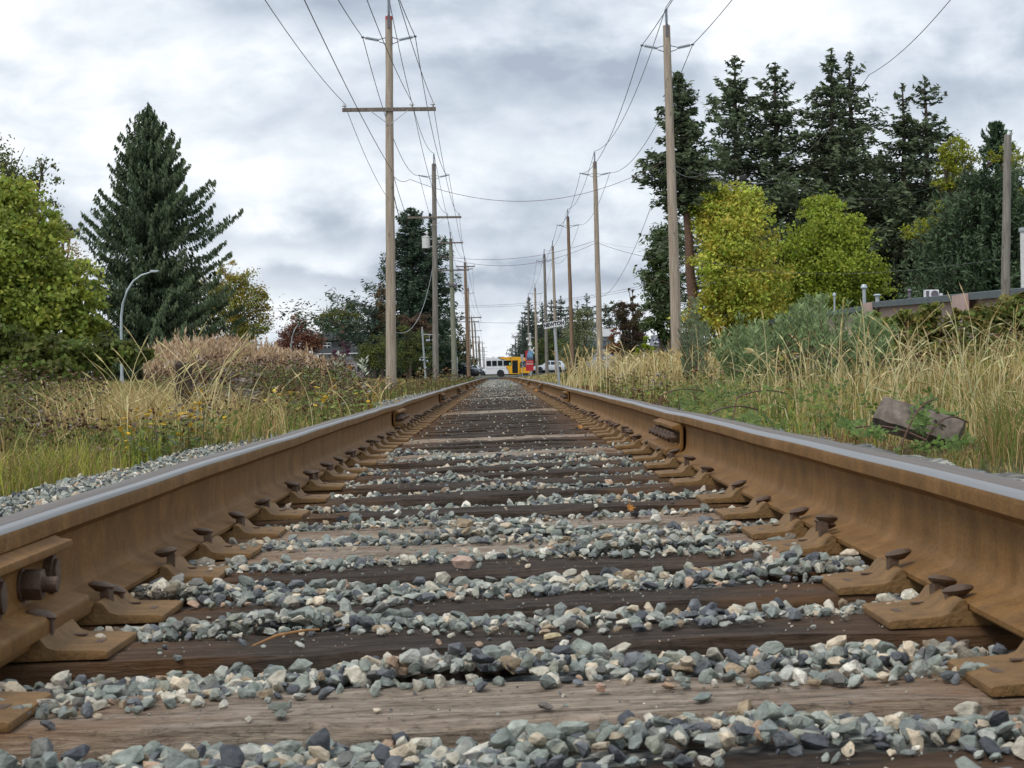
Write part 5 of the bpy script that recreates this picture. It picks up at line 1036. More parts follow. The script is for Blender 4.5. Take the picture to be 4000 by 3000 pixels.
# right side: tall firs
for k, (px, py, s, w, lab, br, ln, nb, kw) in enumerate([
    (2648, 252, 118, 500, 'leaning fir with a bare red trunk behind the nearest right pole', .52, -.9, 210, dict(barkm='barkred', dens=2.0, lobes=((PI, .62, .5, 1.15), (PI, .72, .4, 1.1)), wshape=lambda t: (1-t)**.6*(1 if t > .62 else .75))),
    (2868, 178, 140, 660, 'ragged tall fir, second from left in the row', .12, 0, 150, dict(dens=1.3)),
    (3026, 205, 141, 700, 'broad tall fir, third from left in the row', .14, 0, 190, dict(dens=1.3)),
    (3246, 155, 140, 560, 'tallest fir in the middle of the row', .10, .3, 190, dict(dens=1.4)),
    (3318, 165, 143, 620, 'thin fir close beside the tallest one, on its right', .18, 0, 130, dict(dens=1.2)),
    (3525, 290, 142, 540, 'left one of twin topped firs near the right end', .18, 0, 130, dict(dens=1.3)),
    (3612, 266, 143, 640, 'right one of twin topped firs near the right end', .16, 0, 150, dict(dens=1.3)),
    (3190, 520, 150, 560, 'lower dark fir filling the gap behind the yellow maples', .05, 0, 170, dict(dens=1.3)),
    (3440, 560, 150, 600, 'lower dark fir between the tallest pair and the twin tops', .04, 0, 200, dict(dens=1.4)),
    (3720, 560, 148, 560, 'lower dark fir right of the twin tops', .04, 0, 170, dict(dens=1.4))]):
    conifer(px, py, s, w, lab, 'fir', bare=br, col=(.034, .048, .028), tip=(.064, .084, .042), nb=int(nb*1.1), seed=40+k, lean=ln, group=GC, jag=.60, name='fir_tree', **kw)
conifer(3890, 455, 128, 620, 'bushy blue green pine at the far right', 'pine', bare=.3, col=(.024, .044, .026), tip=(.044, .072, .036), nb=210, dens=2.0, seed=60, name='pine_tree', wshape=lambda t: (1-t)**.5*.62)
conifer(3860, 690, 112, 780, 'wide dark pine in front of the bushy one, behind the mossy pole', 'pine', bare=.06, col=(.024, .042, .023), tip=(.046, .070, .034), nb=420, dens=2.0, seed=61, name='pine_tree', wshape=lambda t: (1-t)**.42*.95)
YG, YO = (.290, .350, .060), (.38, .30, .05)
broadleaf(2860, 735, 118, 'yellow green maple left of the two, with orange patches', [(2790, 790, 90, 0), (2905, 800, 95, 0), (2960, 850, 60, 0), (2760, 880, 80, 0), (2860, 900, 130, -1), (2950, 980, 100, 0), (2780, 1010, 90, -1), (2870, 1080, 130, -1), (2800, 1150, 90, 0), (2920, 1170, 110, -1), (2850, 1240, 110, 0), (2990, 1100, 100, 1), (3010, 1220, 110, 1), (2720, 1250, 80, 0), (2940, 760, 40, 0), (2820, 760, 40, 0)], YG, YO, 30000, .26, name='maple_tree', seed=62, clump=.36, per=40)
broadleaf(3230, 765, 124, 'yellow green maple right of the two, behind the roof', [(3190, 830, 80, 0), (3260, 810, 60, 0), (3240, 900, 110, -1), (3330, 950, 90, 0), (3150, 960, 100, 0), (3260, 1030, 130, -1), (3380, 1060, 80, 0), (3120, 1080, 110, 0), (3230, 1150, 130, -1), (3400, 1130, 80, 0), (3060, 1130, 90, 0), (3330, 1150, 90, 0), (3080, 1210, 110, 0), (3200, 1240, 110, 0), (3060, 980, 60, 0), (3440, 1090, 50, 0), (3340, 880, 50, 0)], (.205, .255, .036), (.22, .25, .03), 30000, .26, name='maple_tree', seed=63, clump=.36, per=40)
broadleaf(3690, 540, 126, 'thin yellow green maple among the firs near the right', [(3690, 580, 40, 0), (3740, 590, 60, 0), (3700, 650, 60, 0), (3790, 640, 45, 0), (3670, 720, 45, 0), (3740, 720, 50, 0), (3620, 900, 70, 0), (3560, 910, 40, 0), (3690, 880, 50, 0), (3680, 810, 40, 0), (3660, 1100, 60, 0), (3950, 620, 55, 0), (3890, 610, 35, 0), (3985, 760, 35, 0), (3660, 1000, 30, 0)], (.19, .205, .022), None, 7500, .21, name='maple_tree', seed=64, clump=.38, per=40)
broadleaf(2575, 860, 168, 'dark green columnar tree left of the nearest right pole', [(2590, 920, 50, 0), (2560, 1000, 52, 0), (2600, 1020, 60, 0), (2555, 1080, 62, 0), (2600, 1120, 60, 0), (2560, 1180, 62, 0), (2600, 1230, 55, 0), (2560, 1270, 52, 0), (2600, 1310, 40, 0), (2625, 930, 60, 3)], (.045, .074, .024), (.070, .085, .026), 17000, .26, name='columnar_tree', seed=65, clump=.36)
broadleaf(2615, 840, 175, 'brown tinged columnar tree hidden behind the nearest right pole', [(2620, 880, 50, 0), (2630, 960, 50, 0), (2640, 1050, 60, 0), (2650, 1150, 60, 0), (2650, 1250, 60, 0)], (.085, .075, .03), (.07, .08, .03), 3500, .22, name='columnar_tree', seed=66)
for k, (bl_, c_, c2_, lab) in enumerate([
    ([(2430, 1190, 22, 0), (2425, 1230, 30, 0), (2440, 1270, 30, 0), (2445, 1320, 28, 0), (2450, 1360, 24, 0)], (.062, .034, .030), (.075, .075, .03), 'left half of the purple brown columnar pair, rounder top'),
    ([(2470, 1135, 8, 0), (2456, 1130, 6, 0), (2470, 1165, 12, 0), (2475, 1200, 22, 0), (2490, 1230, 24, 0), (2480, 1270, 32, 0), (2490, 1310, 30, 0), (2480, 1360, 26, 0)], (.066, .036, .034), (.085, .085, .03), 'right half of the purple brown columnar pair, with thin spires')]):
    broadleaf(bl_[0][0], bl_[0][1]-10, 192, lab, bl_, c_, c2_, 9000, .17, name='columnar_tree', seed=67+k, up=.8, clump=.40)
broadleaf(2395, 1270, 200, 'small rusty red tree above the lettered board', [(2400, 1300, 22, 0), (2390, 1335, 28, 0), (2415, 1340, 26, 0), (2405, 1370, 32, 0), (2440, 1370, 26, 0), (2375, 1360, 18, 0)], (.17, .058, .028), (.11, .07, .025), 2600, .20, name='red_tree', seed=69)
broadleaf(2520, 1300, 132, 'bright lime green sapling before the grey shop', [(2525, 1325, 18, 0), (2515, 1350, 16, 0), (2530, 1360, 22, 0), (2550, 1355, 18, 0), (2505, 1380, 24, 0), (2540, 1390, 22, 0)], (.20, .27, .018), (.24, .30, .02), 1700, .14, name='sapling_tree', seed=70)
broadleaf(2280, 1190, 190, 'silvery green bush beside the orange brown pole', [(2270, 1220, 30, 0), (2300, 1225, 26, 0), (2250, 1260, 36, 0), (2300, 1275, 40, 0), (2230, 1310, 38, 0), (2290, 1330, 50, 0), (2220, 1370, 42, 0), (2270, 1390, 50, 0), (2320, 1370, 30, 0)], (.095, .115, .045), (.24, .25, .15), 8000, .17, name='poplar_tree', seed=71, clump=.4, per=22)
broadleaf(2380, 1190, 290, 'grey green tall tree seen through the gap behind the lettered board', [(2375, 1210, 28, 0), (2400, 1200, 22, 0), (2370, 1250, 34, 0), (2395, 1260, 30, 0), (2365, 1300, 30, 0), (2510, 1290, 30, 10), (2500, 1330, 30, 10)], (.060, .075, .050), (.09, .10, .06), 3500, .32, name='broadleaf_tree', seed=72)
broadleaf(2140, 1290, 300, 'mid green bushes behind the white car', [(2110, 1340, 40, 0), (2150, 1310, 36, 0), (2190, 1340, 40, 0), (2130, 1390, 44, 0), (2180, 1400, 44, 0), (2210, 1380, 36, 0), (2095, 1380, 30, 0), (2160, 1360, 40, 0)], (.060, .088, .022), (.075, .085, .025), 5200, .30, name='leafy_bush', seed=73)
for k, (px, py, w) in enumerate([(2066, 1148, 90), (2048, 1230, 80), (2118, 1175, 110), (2155, 1160, 100), (2190, 1148, 110), (2230, 1180, 100), (2255, 1165, 80), (2292, 1135, 110), (2085, 1215, 120)]):
    conifer(px, py, 335 + 6*(k % 3), w*1.7, '%s dark far conifer counting from the left in the row behind the white car' % ordn[k].replace('nearest', 'first') if k < 8 else 'lower dark far conifer just right of the far row left end', 'fir', bare=.05, col=(.026, .042, .034), tip=(.042, .062, .046), nb=120, dens=1.1, seed=80+k, name='fir_tree', group='far conifers behind the crossing')
# distant wood closing the skyline on both sides
for nm_, x0, x1, lab in (('left', -160, -14, 'far dark line of trees closing the left skyline'), ('right', 6, 150, 'far dark line of trees closing the right skyline')):
    n = 9000; x = R.uniform(x0, x1, n); y = R.uniform(430, 470, n); h = 9 + 3*np.sin(x*.13) + 2*np.sin(x*.41); z = ground(x, y) + h*R.random(n)
    a = rdir(n); si = unit(np.cross(a, rdir(n))); v, q_, c_ = cards(np.stack([x, y, z], 1), a, si, R.uniform(.8, 1.8, n), R.uniform(.6, 1.2, n), vary((.042, .058, .036), n, .35)); o = npmesh('far_wood', v, q_, None, c_, 'leaf'); tag(o, lab, 'wood', kind='stuff')
# ------------------------------------------------------------------ verge vegetation
def blades(x, y, h, w, bend, col):
    pv = VX + F*x/y; h = np.where((pv > 3330) & (pv < 3850) & (y < 9.6) & (y > 4), h*.22, h)   # trampled round the timber
    n = len(x); z = ground(x, y) - .02; root = np.stack([x, y, z], 1)
    a = R.uniform(0, 2*PI, n); ln = np.stack([np.cos(a), np.sin(a), 0*a], 1); b = a + R.uniform(.6, 2.5, n); sd = np.stack([np.cos(b), np.sin(b)*.5, 0*b], 1)
    h = h[:, None]; w = w[:, None]; bend = bend[:, None]; up = np.array([0, 0, 1.0])
    p1 = root + up*h*.58 + ln*h*bend*.22; p2 = root + up*h*(1-.28*bend) + ln*h*bend*.85
    V = np.stack([root - sd*w*.5, root + sd*w*.5, p1 - sd*w*.42, p1 + sd*w*.42, p2], 1).reshape(-1, 3); k = np.arange(n)[:, None]*5
    return V, k + np.array([[0, 1, 3, 2]]), k + np.array([[2, 3, 4]]), np.repeat(col, 5, 0)
class Veg:
    def __init__(s): s.V, s.Q, s.T, s.C, s.o = [], [], [], [], 0
    def blades(s, *a):
        v, q, t, c = blades(*a); s.V.append(v); s.Q.append(q+s.o); s.T.append(t+s.o); s.C.append(c); s.o += len(v)
    def cards(s, *a):
        v, q, c = cards(*a); s.V.append(v); s.Q.append(q+s.o); s.C.append(c); s.o += len(v)
    def build(s, name, label, mat='grass', cat=None, kind='stuff', parent=None):
        o = npmesh(name, np.concatenate(s.V), np.concatenate(s.Q), np.concatenate(s.T) if s.T else None, np.concatenate(s.C), mat, parent)
        if label: tag(o, label, cat, kind=kind)
        return o
def fsamp(n, s0, s1, ua, ub, edge=.30, pw=1.0):
    """n points between lateral bounds ua..ub (from the track centre), s0..s1 along, inside the view wedge"""
    t = R.random(n*3)**pw; s = s0*(s1/s0)**t; u = R.uniform(min(ua, ub), max(ua, ub), n*3); x = u + xc(s); m = np.abs(x) < edge*s + .5; return x[m][:n], s[m][:n]
def pick(cols, n, p=None): c = np.array(cols); return c[R.choice(len(c), n, p=p)]
def patch(x, y, f=1.0, ph=0): return .5 + .25*np.sin(x*1.9*f + 1.3*np.sin(y*.9*f) + ph) + .25*np.sin(y*1.25*f - x*.7*f + ph*2)
GREEN, YGREEN, OLIVE, TAN, BLOND, STRAW, RED = (.095, .130, .028), (.215, .225, .034), (.150, .148, .038), (.255, .175, .075), (.375, .285, .125), (.50, .42, .23), (.16, .07, .03)
def px2x(px, s): return (px - VX)/F*s
bw = lambda s, k=1.0: np.maximum(.0038, .0006*s)*k
# --- turf, both sides
g = Veg()
for n, s0, s1, ua, ub, h0, h1, cols in [
    (17000, 5.5, 14, -2.15, -5.5, .03, .14, (GREEN, OLIVE, TAN, OLIVE)), (24000, 12, 40, -2.2, -11, .08, .24, (GREEN, OLIVE, TAN, BLOND, TAN)), (16000, 36, 230, -2.6, -30, .12, .38, (OLIVE, TAN, GREEN, BLOND)),
    (16000, 4.6, 13, 1.12, 5, .04, .18, (OLIVE, TAN, GREEN, BLOND)), (26000, 11, 40, 1.12, 11, .07, .26, (OLIVE, TAN, GREEN, BLOND, TAN)), (15000, 36, 230, 1.5, 26, .10, .30, (OLIVE, TAN, GREEN, BLOND))]:
    x, y = fsamp(int(n*1.35), s0, s1, ua, ub*1.4, .45); m = len(x); k = patch(x, y, 1.3)
    e = np.clip((np.abs(x - xc(y)) - 1.5)/1.6, .28, 1)
    c = pick(cols, m)*(1 + .5*(k[:, None]-.5)); c = np.where((R.random(m) < k*.30)[:, None], np.array(OLIVE)*.8 + np.array(GREEN)*.3*R.uniform(.7, 1.5, (m, 1)), c)
    g.blades(x, y, R.uniform(h0, h1, m)*e, bw(y)*R.uniform(.7, 1.4, m), R.uniform(.2, 1, m), c*R.uniform(.7, 1.3, (m, 1)))
g.build('verge_grass', 'short green and straw coloured grass on both verges', cat='grass')
# --- tall dry grass
g = Veg()
def clumps(nc, per, s0, s1, ua, ub, h0, h1, cols, spread=.16, bend=(.25, .9), wk=1.0, p=None, edge=.42, pw=1.0, mask=None):
    cx, cy = fsamp(nc, s0, s1, ua, ub, edge, pw)
    if mask is not None: q = mask(cx, cy); cx, cy = cx[q], cy[q]
    m = len(cx)*per; i = np.repeat(np.arange(len(cx)), per); x = cx[i] + R.normal(size=m)*spread; y = cy[i] + R.normal(size=m)*spread*1.6; ch = R.uniform(.7, 1.15, len(cx)); cc = R.uniform(.75, 1.25, len(cx))
    g.blades(x, y, R.uniform(h0, h1, m)*ch[i], bw(y)*wk*R.uniform(.7, 1.3, m), R.uniform(*bend, m), pick(cols, m, p)*cc[i][:, None]*R.uniform(.75, 1.25, (m, 1)))
def clumps_px(nc, per, s0, s1, p0, p1, *a, **k):
    global fsamp
    old = fsamp
    def f2(n, a0, a1, ua, ub, e, pw): s = R.uniform(a0, a1, n); return px2x(R.uniform(p0, p1, n), s), s
    fsamp = f2; clumps(nc, per, s0, s1, 0, 0, *a, **k); fsamp = old
DRY = (BLOND, TAN, STRAW, OLIVE)
clumps_px(150, 55, 14, 23, 300, 830, .40, .74, DRY, .20, (.4, 1.0), p=(.42, .28, .15, .15))
clumps_px(90, 40, 12, 17, 500, 1000, .22, .45, (TAN, BLOND, OLIVE, GREEN), .2)
clumps(240, 40, 10, 40, -2.7, -9, .25, .55, (TAN, BLOND, OLIVE, GREEN), .2)
clumps(215, 36, 6.5, 18, 2.0, 7.5, .10, .32, DRY + (GREEN,), .17, (.2, .9), p=(.32, .24, .20, .12, .12))
clumps(110, 34, 30, 48, 2.2, 8, .22, .45, DRY + (GREEN,), .24, (.3, 1), p=(.32, .26, .18, .14, .10)); clumps(200, 38, 14, 32, 2.0, 11.5, .16, .40, DRY + (GREEN,), .24, (.2, .9), p=(.32, .26, .18, .14, .10))
clumps(170, 40, 45, 200, 2.0, 12, .12, .30, DRY, .6, (.2, .8)); clumps(150, 40, 45, 200, -3, -14, .2, .48, (TAN, BLOND, OLIVE, GREEN), .6)
clumps_px(60, 34, 40, 62, 2420, 2780, .4, .95, DRY, .3, (.3, .9))
g.build('tall_dry_grass', 'tall blond dry grass standing in clumps on both banks', cat='grass')
# --- bright green grass
g = Veg()
clumps_px(44, 55, 8.6, 11, -80, 400, .12, .34, (YGREEN, OLIVE, GREEN, TAN), .08, (.3, 1.0), p=(.40, .2, .12, .28)); clumps_px(20, 40, 11, 14, 420, 640, .2, .36, (YGREEN, GREEN), .06, (.1, .5))
clumps_px(40, 34, 11, 18, 800, 1350, .10, .28, (YGREEN, GREEN, OLIVE, TAN), .10, (.4, 1)); clumps_px(26, 30, 9, 16, 3000, 4050, .15, .4, (YGREEN, GREEN, OLIVE, TAN), .1, (.3, .9)); clumps(130, 30, 18, 60, -2.6, -8, .15, .38, (YGREEN, GREEN, OLIVE, TAN), .2, (.3, 1))
clumps_px(40, 40, 7, 9, 3500, 4100, .10, .35, (OLIVE, TAN, GREEN), .08, (.4, 1))
g.build('green_grass', 'bright yellow green grass tufts nearest the left rail and among the dry grass', cat='grass')
# --- seeding stalks
def stalks(v, x, y, h, bend, col, headlen=.10, az=None, hw=.011):
    n = len(x); z = ground(x, y); root = np.stack([x, y, z], 1); a = R.uniform(0, 2*PI, n) if az is None else az; ln = np.stack([np.cos(a), np.sin(a)*.6, 0*a], 1); up = np.array([0, 0, 1.])
    P0 = root; sd = np.stack([np.ones(n), np.zeros(n), np.zeros(n)], 1); w = (np.maximum(.0026, .00035*y))[:, None]; K = 5; pts = []
    for k in range(K+1):
        t = k/K; pts.append(root + up*(h*(t - .22*bend*t**3))[:, None] + ln*(h*bend*.62*t**2.6)[:, None])
    for k in range(K):
        A_, B_ = pts[k], pts[k+1]; V = np.stack([A_ - sd*w/2, A_ + sd*w/2, B_ + sd*w/2, B_ - sd*w/2], 1).reshape(-1, 3); v.V.append(V); v.Q.append(np.arange(n*4).reshape(n, 4) + v.o); v.C.append(np.repeat(col, 4, 0)); v.o += len(V)
    ax = unit(pts[-1] - pts[-2] + ln*.02 - up*(.02*bend)[:, None]); hl = headlen*R.uniform(.7, 1.3, n)
    for r in range(2):
        si = unit(np.cross(ax, rdir(n))); v.cards(pts[-1] + ax*hl[:, None]*.35, ax, si, hl, np.maximum(hw, .0009*y)*R.uniform(.7, 1.2, n), col*R.uniform(.85, 1.2, (n, 1)))
v = Veg()
n = 380; s = R.uniform(9, 19, n); x = px2x(R.uniform(2650, 4150, n), s); ok = (x > 2.0); x, s = x[ok], s[ok]; n = len(x)
stalks(v, x, s, R.uniform(.28, .62, n)*R.choice([1, 1, 1, 1.35], n), R.uniform(.05, 1.1, n), pick((STRAW, BLOND, (.42, .40, .22)), n)*R.uniform(.8, 1.15, (n, 1)))
n = 300; s = R.uniform(24, 60, n); x = px2x(R.uniform(2200, 3000, n), s); stalks(v, x, s, R.uniform(.5, .9, n), R.uniform(.2, .9, n), pick((STRAW, BLOND), n), .16)
n = 46; s = R.uniform(13.5, 19, n); x = px2x(R.uniform(420, 850, n), s); stalks(v, x, s, R.uniform(.65, 1.12, n), R.uniform(.25, .85, n), pick((STRAW, (.40, .36, .17)), n), .15, az=R.uniform(-.9, .9, n) + PI*(R.random(n) < .4), hw=.013)
n = 240; s = R.uniform(12, 34, n); x = px2x(R.uniform(150, 1500, n), s); stalks(v, x, s, R.uniform(.3, .6, n), R.uniform(.3, .9, n), pick((BLOND, TAN, STRAW), n), .09)
v.build('seeding_grass', 'pale seeding grass stalks with drooping heads above the verges', 'dryplant', 'grass')
# --- fireweed gone to seed: tan feathery spires on the left
v = Veg()
n = 1250; t = R.random(n); s = R.uniform(37, 50, n); px = 560 + 780*t; kp = (px > 690) | (R.random(n) < (px-540)/220); px, s = px[kp], s[kp]; n = len(px); x = px2x(px, s); topy = np.interp(px, [560, 660, 760, 900, 1000, 1150, 1340], [1350, 1322, 1315, 1312, 1328, 1362, 1412]) + np.abs(R.normal(size=n))*42 - (R.random(n) < .10)*R.uniform(10, 45, n)
rollz = .0175*x; ztop = .394 + (1446 - topy)/F*s - rollz*1.0; gz = ground(x, s); H = np.maximum(.5, ztop - gz)
m = 30; tt = R.random((n, m)); c0 = np.stack([np.repeat(x, m), np.repeat(s, m), np.repeat(gz, m) + (np.repeat(H, m)*(.25 + .75*tt.ravel()))], 1)
rad = (.05*(1.05 - tt.ravel())**.7); a = R.uniform(0, 2*PI, n*m); c0[:, 0] += np.cos(a)*rad; c0[:, 1] += np.sin(a)*rad
ax = unit(np.stack([np.cos(a)*.45, np.sin(a)*.45, np.ones(n*m)], 1) + R.normal(size=(n*m, 3))*.18); si = unit(np.cross(ax, rdir(n*m)))
fc = pick(((.40, .290, .185), (.33, .230, .140), (.46, .350, .240), (.26, .175, .105), (.54, .46, .37)), n*m, (.34, .28, .2, .12, .06))
v.cards(c0, ax, si, R.uniform(.10, .20, n*m), R.uniform(.02, .045, n*m), fc*np.repeat(R.uniform(.8, 1.2, n), m)[:, None])
v.build('fireweed', 'tan feathery fireweed gone to seed in a dense stand on the left', 'dryplant', 'weeds')
# --- leafy weeds with flat brown heads (tansy), dark on the far left, greener toward the poles
def weeds(v, x, y, h, col, hc, nl=16, lsz=.05, heads=5, hz=.045):
    n = len(x); gz = ground(x, y); m = nl; t = R.random((n, m))**.8; a = R.uniform(0, 2*PI, n*m); r = .05 + .16*R.random(n*m)*(1.1 - t.ravel())
    ctr = np.stack([np.repeat(x, m) + np.cos(a)*r, np.repeat(y, m) + np.sin(a)*r, np.repeat(gz, m) + np.repeat(h, m)*t.ravel()*.9], 1); out = np.stack([np.cos(a), np.sin(a), R.uniform(-.2, .7, n*m)], 1); ax = unit(out + R.normal(size=(n*m, 3))*.3); si = unit(np.cross(ax, np.array([0, 0, 1.]) + R.normal(size=(n*m, 3))*.5))
    L_ = lsz*R.uniform(.6, 1.5, n*m); v.cards(ctr, ax, si, L_, L_*R.uniform(.3, .55, n*m), np.repeat(col, m, 0)*R.uniform(.65, 1.35, (n*m, 1)))
    up = np.tile(np.array([[0, 0, 1.]]), (n, 1)); v.cards(np.stack([x, y, gz + h*.48], 1), unit(up + R.normal(size=(n, 3))*.06), np.tile(np.array([[1., 0, 0]]), (n, 1)), h*.98, np.maximum(.006, .0007*y), np.repeat(np.array([[.09, .065, .03]]), n, 0))
    if heads:
        k = heads; px_ = np.repeat(x, k) + R.normal(size=n*k)*.045; py_ = np.repeat(y, k) + R.normal(size=n*k)*.045; pz = np.repeat(gz + h, k) + R.normal(size=n*k)*.03; aa = R.uniform(0, 2*PI, n*k)
        ax = np.stack([np.cos(aa), np.sin(aa), R.normal(size=n*k)*.2], 1); si = np.stack([-np.sin(aa), np.cos(aa), R.normal(size=n*k)*.2], 1); v.cards(np.stack([px_, py_, pz], 1), unit(ax), unit(si), hz*R.uniform(.7, 1.3, n*k), hz*R.uniform(.6, 1.1, n*k), np.repeat(hc, k, 0)*R.uniform(.6, 1.4, (n*k, 1)))
        v.cards(np.stack([px_, py_, pz - .008], 1), unit(ax*.3 + np.array([0, 0, 1.])), unit(si), hz*.5*R.uniform(.7, 1.3, n*k), hz*.6*R.uniform(.6, 1.1, n*k), np.repeat(hc, k, 0)*R.uniform(.5, 1.1, (n*k, 1)))
v = Veg()
def wpx(n, s0, s1, p0, p1, h0, h1, cols, hcs, **k):
    s = R.uniform(s0, s1, n); x = px2x(R.uniform(p0, p1, n), s); weeds(v, x, s, R.uniform(h0, h1, n), pick(cols, n)*R.uniform(.8, 1.2, (n, 1)), pick(hcs, n), **k)
DK, MG, LG = (.060, .082, .020), (.092, .128, .030), (.135, .170, .045); BR, BK, GY, YL, GRY = (.110, .058, .032), (.060, .032, .020), (.21, .175, .155), (.50, .30, .02), (.13, .16, .10)
wpx(300, 15, 25, -150, 430, .30, .72, (DK, MG, LG), (BR, BK, BR, GY), heads=3); wpx(110, 11, 15, -100, 420, .2, .42, (DK, MG, OLIVE), (BR, BR, GY, BK))
wpx(460, 22, 34, 560, 1420, .35, .70, (MG, LG, LG, GRY), (BR, BK, BR, BK, BR), heads=5); wpx(380, 14, 24, 760, 1450, .15, .40, (MG, LG, OLIVE), (BR, BR, BR, GY, YL), heads=3); wpx(260, 30, 60, 1200, 1800, .25, .55, (MG, LG, OLIVE), (BR, GY, TAN, BR), hz=.06)
wpx(420, 29, 36, 720, 1380, .62, .98, (MG, LG, LG, GRY), (BR, BK, BR, GY), heads=4, hz=.06, lsz=.075, nl=20); wpx(120, 18, 26, 700, 1000, .35, .65, (MG, GRY), (GY, GY, BR), hz=.08, heads=7); wpx(150, 11, 16, 480, 900, .15, .40, (MG, LG, GRY), (BR, GY, BR, YL), heads=3)
wpx(150, 14, 34, 2350, 3000, .15, .40, (MG, LG, OLIVE), (BR, TAN, GY), heads=3); wpx(160, 14, 30, 3000, 4100, .25, .6, (MG, OLIVE, TAN), (BR, BR, GY)); wpx(200, 60, 140, 1350, 1850, .15, .40, (MG, LG), (BR, TAN), hz=.1, lsz=.12); wpx(120, 60, 140, 2200, 2700, .2, .40, (MG, OLIVE), (BR, TAN), hz=.1, lsz=.12)
v.build('tansy_weeds', 'leafy roadside weeds with flat brown seed heads', 'grass', 'weeds')
# --- reddish moss and creeping bramble on the right shoulder
v = Veg(); n = 5000; x, y = fsamp(n, 18, 42, 1.15, 2.1); n = len(x); v.blades(x, y, R.uniform(.04, .13, n), bw(y)*1.3, R.uniform(.3, 1, n), pick(((.115, .048, .024), (.085, .040, .022), (.15, .075, .035), OLIVE), n)*R.uniform(.7, 1.3, (n, 1)))
n = 1200; x, y = fsamp(n, 7.5, 10, 1.55, 2.2); n = len(x); v.blades(x, y, R.uniform(.03, .12, n), bw(y), R.uniform(.3, 1, n), pick(((.13, .06, .03), TAN, (.16, .09, .04)), n)*R.uniform(.7, 1.3, (n, 1)))
v.build('red_groundcover', 'low reddish brown ground cover along the right shoulder', 'grass', 'ground cover')
def trifoliate(v, pos, nrm, size, col):
    n = len(pos); t = unit(np.cross(nrm, rdir(n))); b = np.cross(nrm, t)
    for ang in (0, 2.0, -2.0):
        ax = t*math.cos(ang) + b*math.sin(ang); si = np.cross(nrm, ax); v.cards(pos + ax*(size*.55)[:, None], ax, si, size, size*.66, col*R.uniform(.8, 1.2, (n, 1)))
v = Veg(); n = 1300; s = R.uniform(9.5, 19, n); x = 1.28 + .05*(s-9.5) + R.random(n)**1.4*.95; x += xc(s); hh = R.random(n)**1.3*.26*np.clip(.4 + patch(x, s, 2.0), .2, 1.1)
trifoliate(v, np.stack([x, s, ground(x, s) + hh], 1), unit(R.normal(size=(n, 3))*.45 + np.array([0, -.45, 1.])), R.uniform(.025, .05, n), pick(((.075, .115, .022), (.095, .140, .028), (.055, .085, .020), (.14, .14, .035)), n))
v.build('creeping_bramble', 'low green creeping bramble leaves along the right rail', 'leaf', 'brambles')
for k, (p0, pm, p1) in enumerate([((2700, 1690, 9.5), (2800, 1550, 10), (2960, 1600, 10.4)), ((2850, 1570, 11), (2960, 1500, 11.5), (3080, 1540, 12)), ((2560, 1560, 14), (2640, 1500, 14.5), (2760, 1530, 15))]):
    a, m_, b = [at(*q) for q in (p0, pm, p1)]; mb = MB(); pts = [a*(1-t)**2 + m_*2*t*(1-t) + b*t*t for t in np.linspace(0, 1, 9)]; pts[0].z = min(pts[0].z, float(ground(pts[0].x, pts[0].y))); mb.tube(pts, .0045, 6)
    o = mb.build('bramble_cane', 'twig', smooth=60); tag(o, ['long arching bramble cane nearest the right rail joint', 'arching bramble cane in the middle of the right verge', 'farther short arching bramble cane on the right verge'][k], 'bramble', 'arching bramble canes')
# --- timber lying in the grass, its bramble, old post on the left
MT['timber_grey'] = polewood('weathered timber top', (.07, .055, .042), (.15, .122, .098), (.24, .205, .17))
p4 = at(3451, 1590, 8.6); t = thing('timber_baulk', 'weathered grey squared timber propped in the grass beside the right rail', 'timber', p4)
va, vb = Vector((-.008, -.060, .060))*.80, Vector((-.060, -.070, -.078))*1.25; d = va.cross(vb).normalized(); nn = 18; vs = []; rr = random.Random(8)
for k in range(nn+1):
    c = d*(.40*k/nn); j = lambda: Vector((rr.uniform(-1, 1), rr.uniform(-1, 1), rr.uniform(-1, 1)))*.0022
    for f, g_ in ((0, 0), (.35, 0), (.7, 0), (1, 0), (1, .5), (1, 1), (.5, 1), (0, 1), (0, .66), (0, .33)): vs.append(c + va*f*1.12 + vb*g_ + j())
mb = MB(); mb.add(vs, [(k*10+i, k*10+(i+1) % 10, (k+1)*10+(i+1) % 10, (k+1)*10+i) for k in range(nn) for i in range(10)] + [tuple(range(10))[::-1], tuple(range(nn*10, nn*10+10))], 0)
for q in range(len(mb.f)): mb.mi[q] = 0 if (q < nn*10 and q % 10 in (7, 8, 9)) else 1
mb.build('timber', ['tie_dark', 'timber_grey'], t)
v = Veg()
for (px, py, s, n, rx, ry, sz) in ((3600, 1650, 8.15, 30, 40, 45, .040), (3430, 1690, 8.1, 18, 60, 16, .034), (3630, 1590, 8.5, 26, 45, 45, .045), (3710, 1620, 8.6, 18, 60, 25, .042), (3580, 1770, 8.0, 26, 110, 36, .036), (3320, 1660, 8.7, 24, 60, 22, .034), (3740, 1740, 8.0, 18, 60, 40, .04)):
    P_ = np.array([at(px + R.normal()*rx*.6, py + R.normal()*ry*.6, s + R.normal()*.12)[:] for _ in range(n)]); P_[:, 2] = np.maximum(P_[:, 2], ground(P_[:, 0], P_[:, 1]) + .02)
    trifoliate(v, P_, unit(R.normal(size=(n, 3))*.5 + np.array([0, -.5, 1.])), R.uniform(.6, 1.1, n)*sz, pick(((.080, .130, .028), (.105, .165, .040), (.06, .10, .024)), n))
t2 = thing('bramble_bush', 'broad leaved green bramble sprawling over the timber', 'bramble', (0, 0, 0)); b0 = at(3560, 1700, 8.1); b0.z = float(ground(b0.x, b0.y)); t2.location = b0
for q in v.V: q -= np.array(b0[:])[None]
v.build('foliage', None, 'leaf', parent=t2)
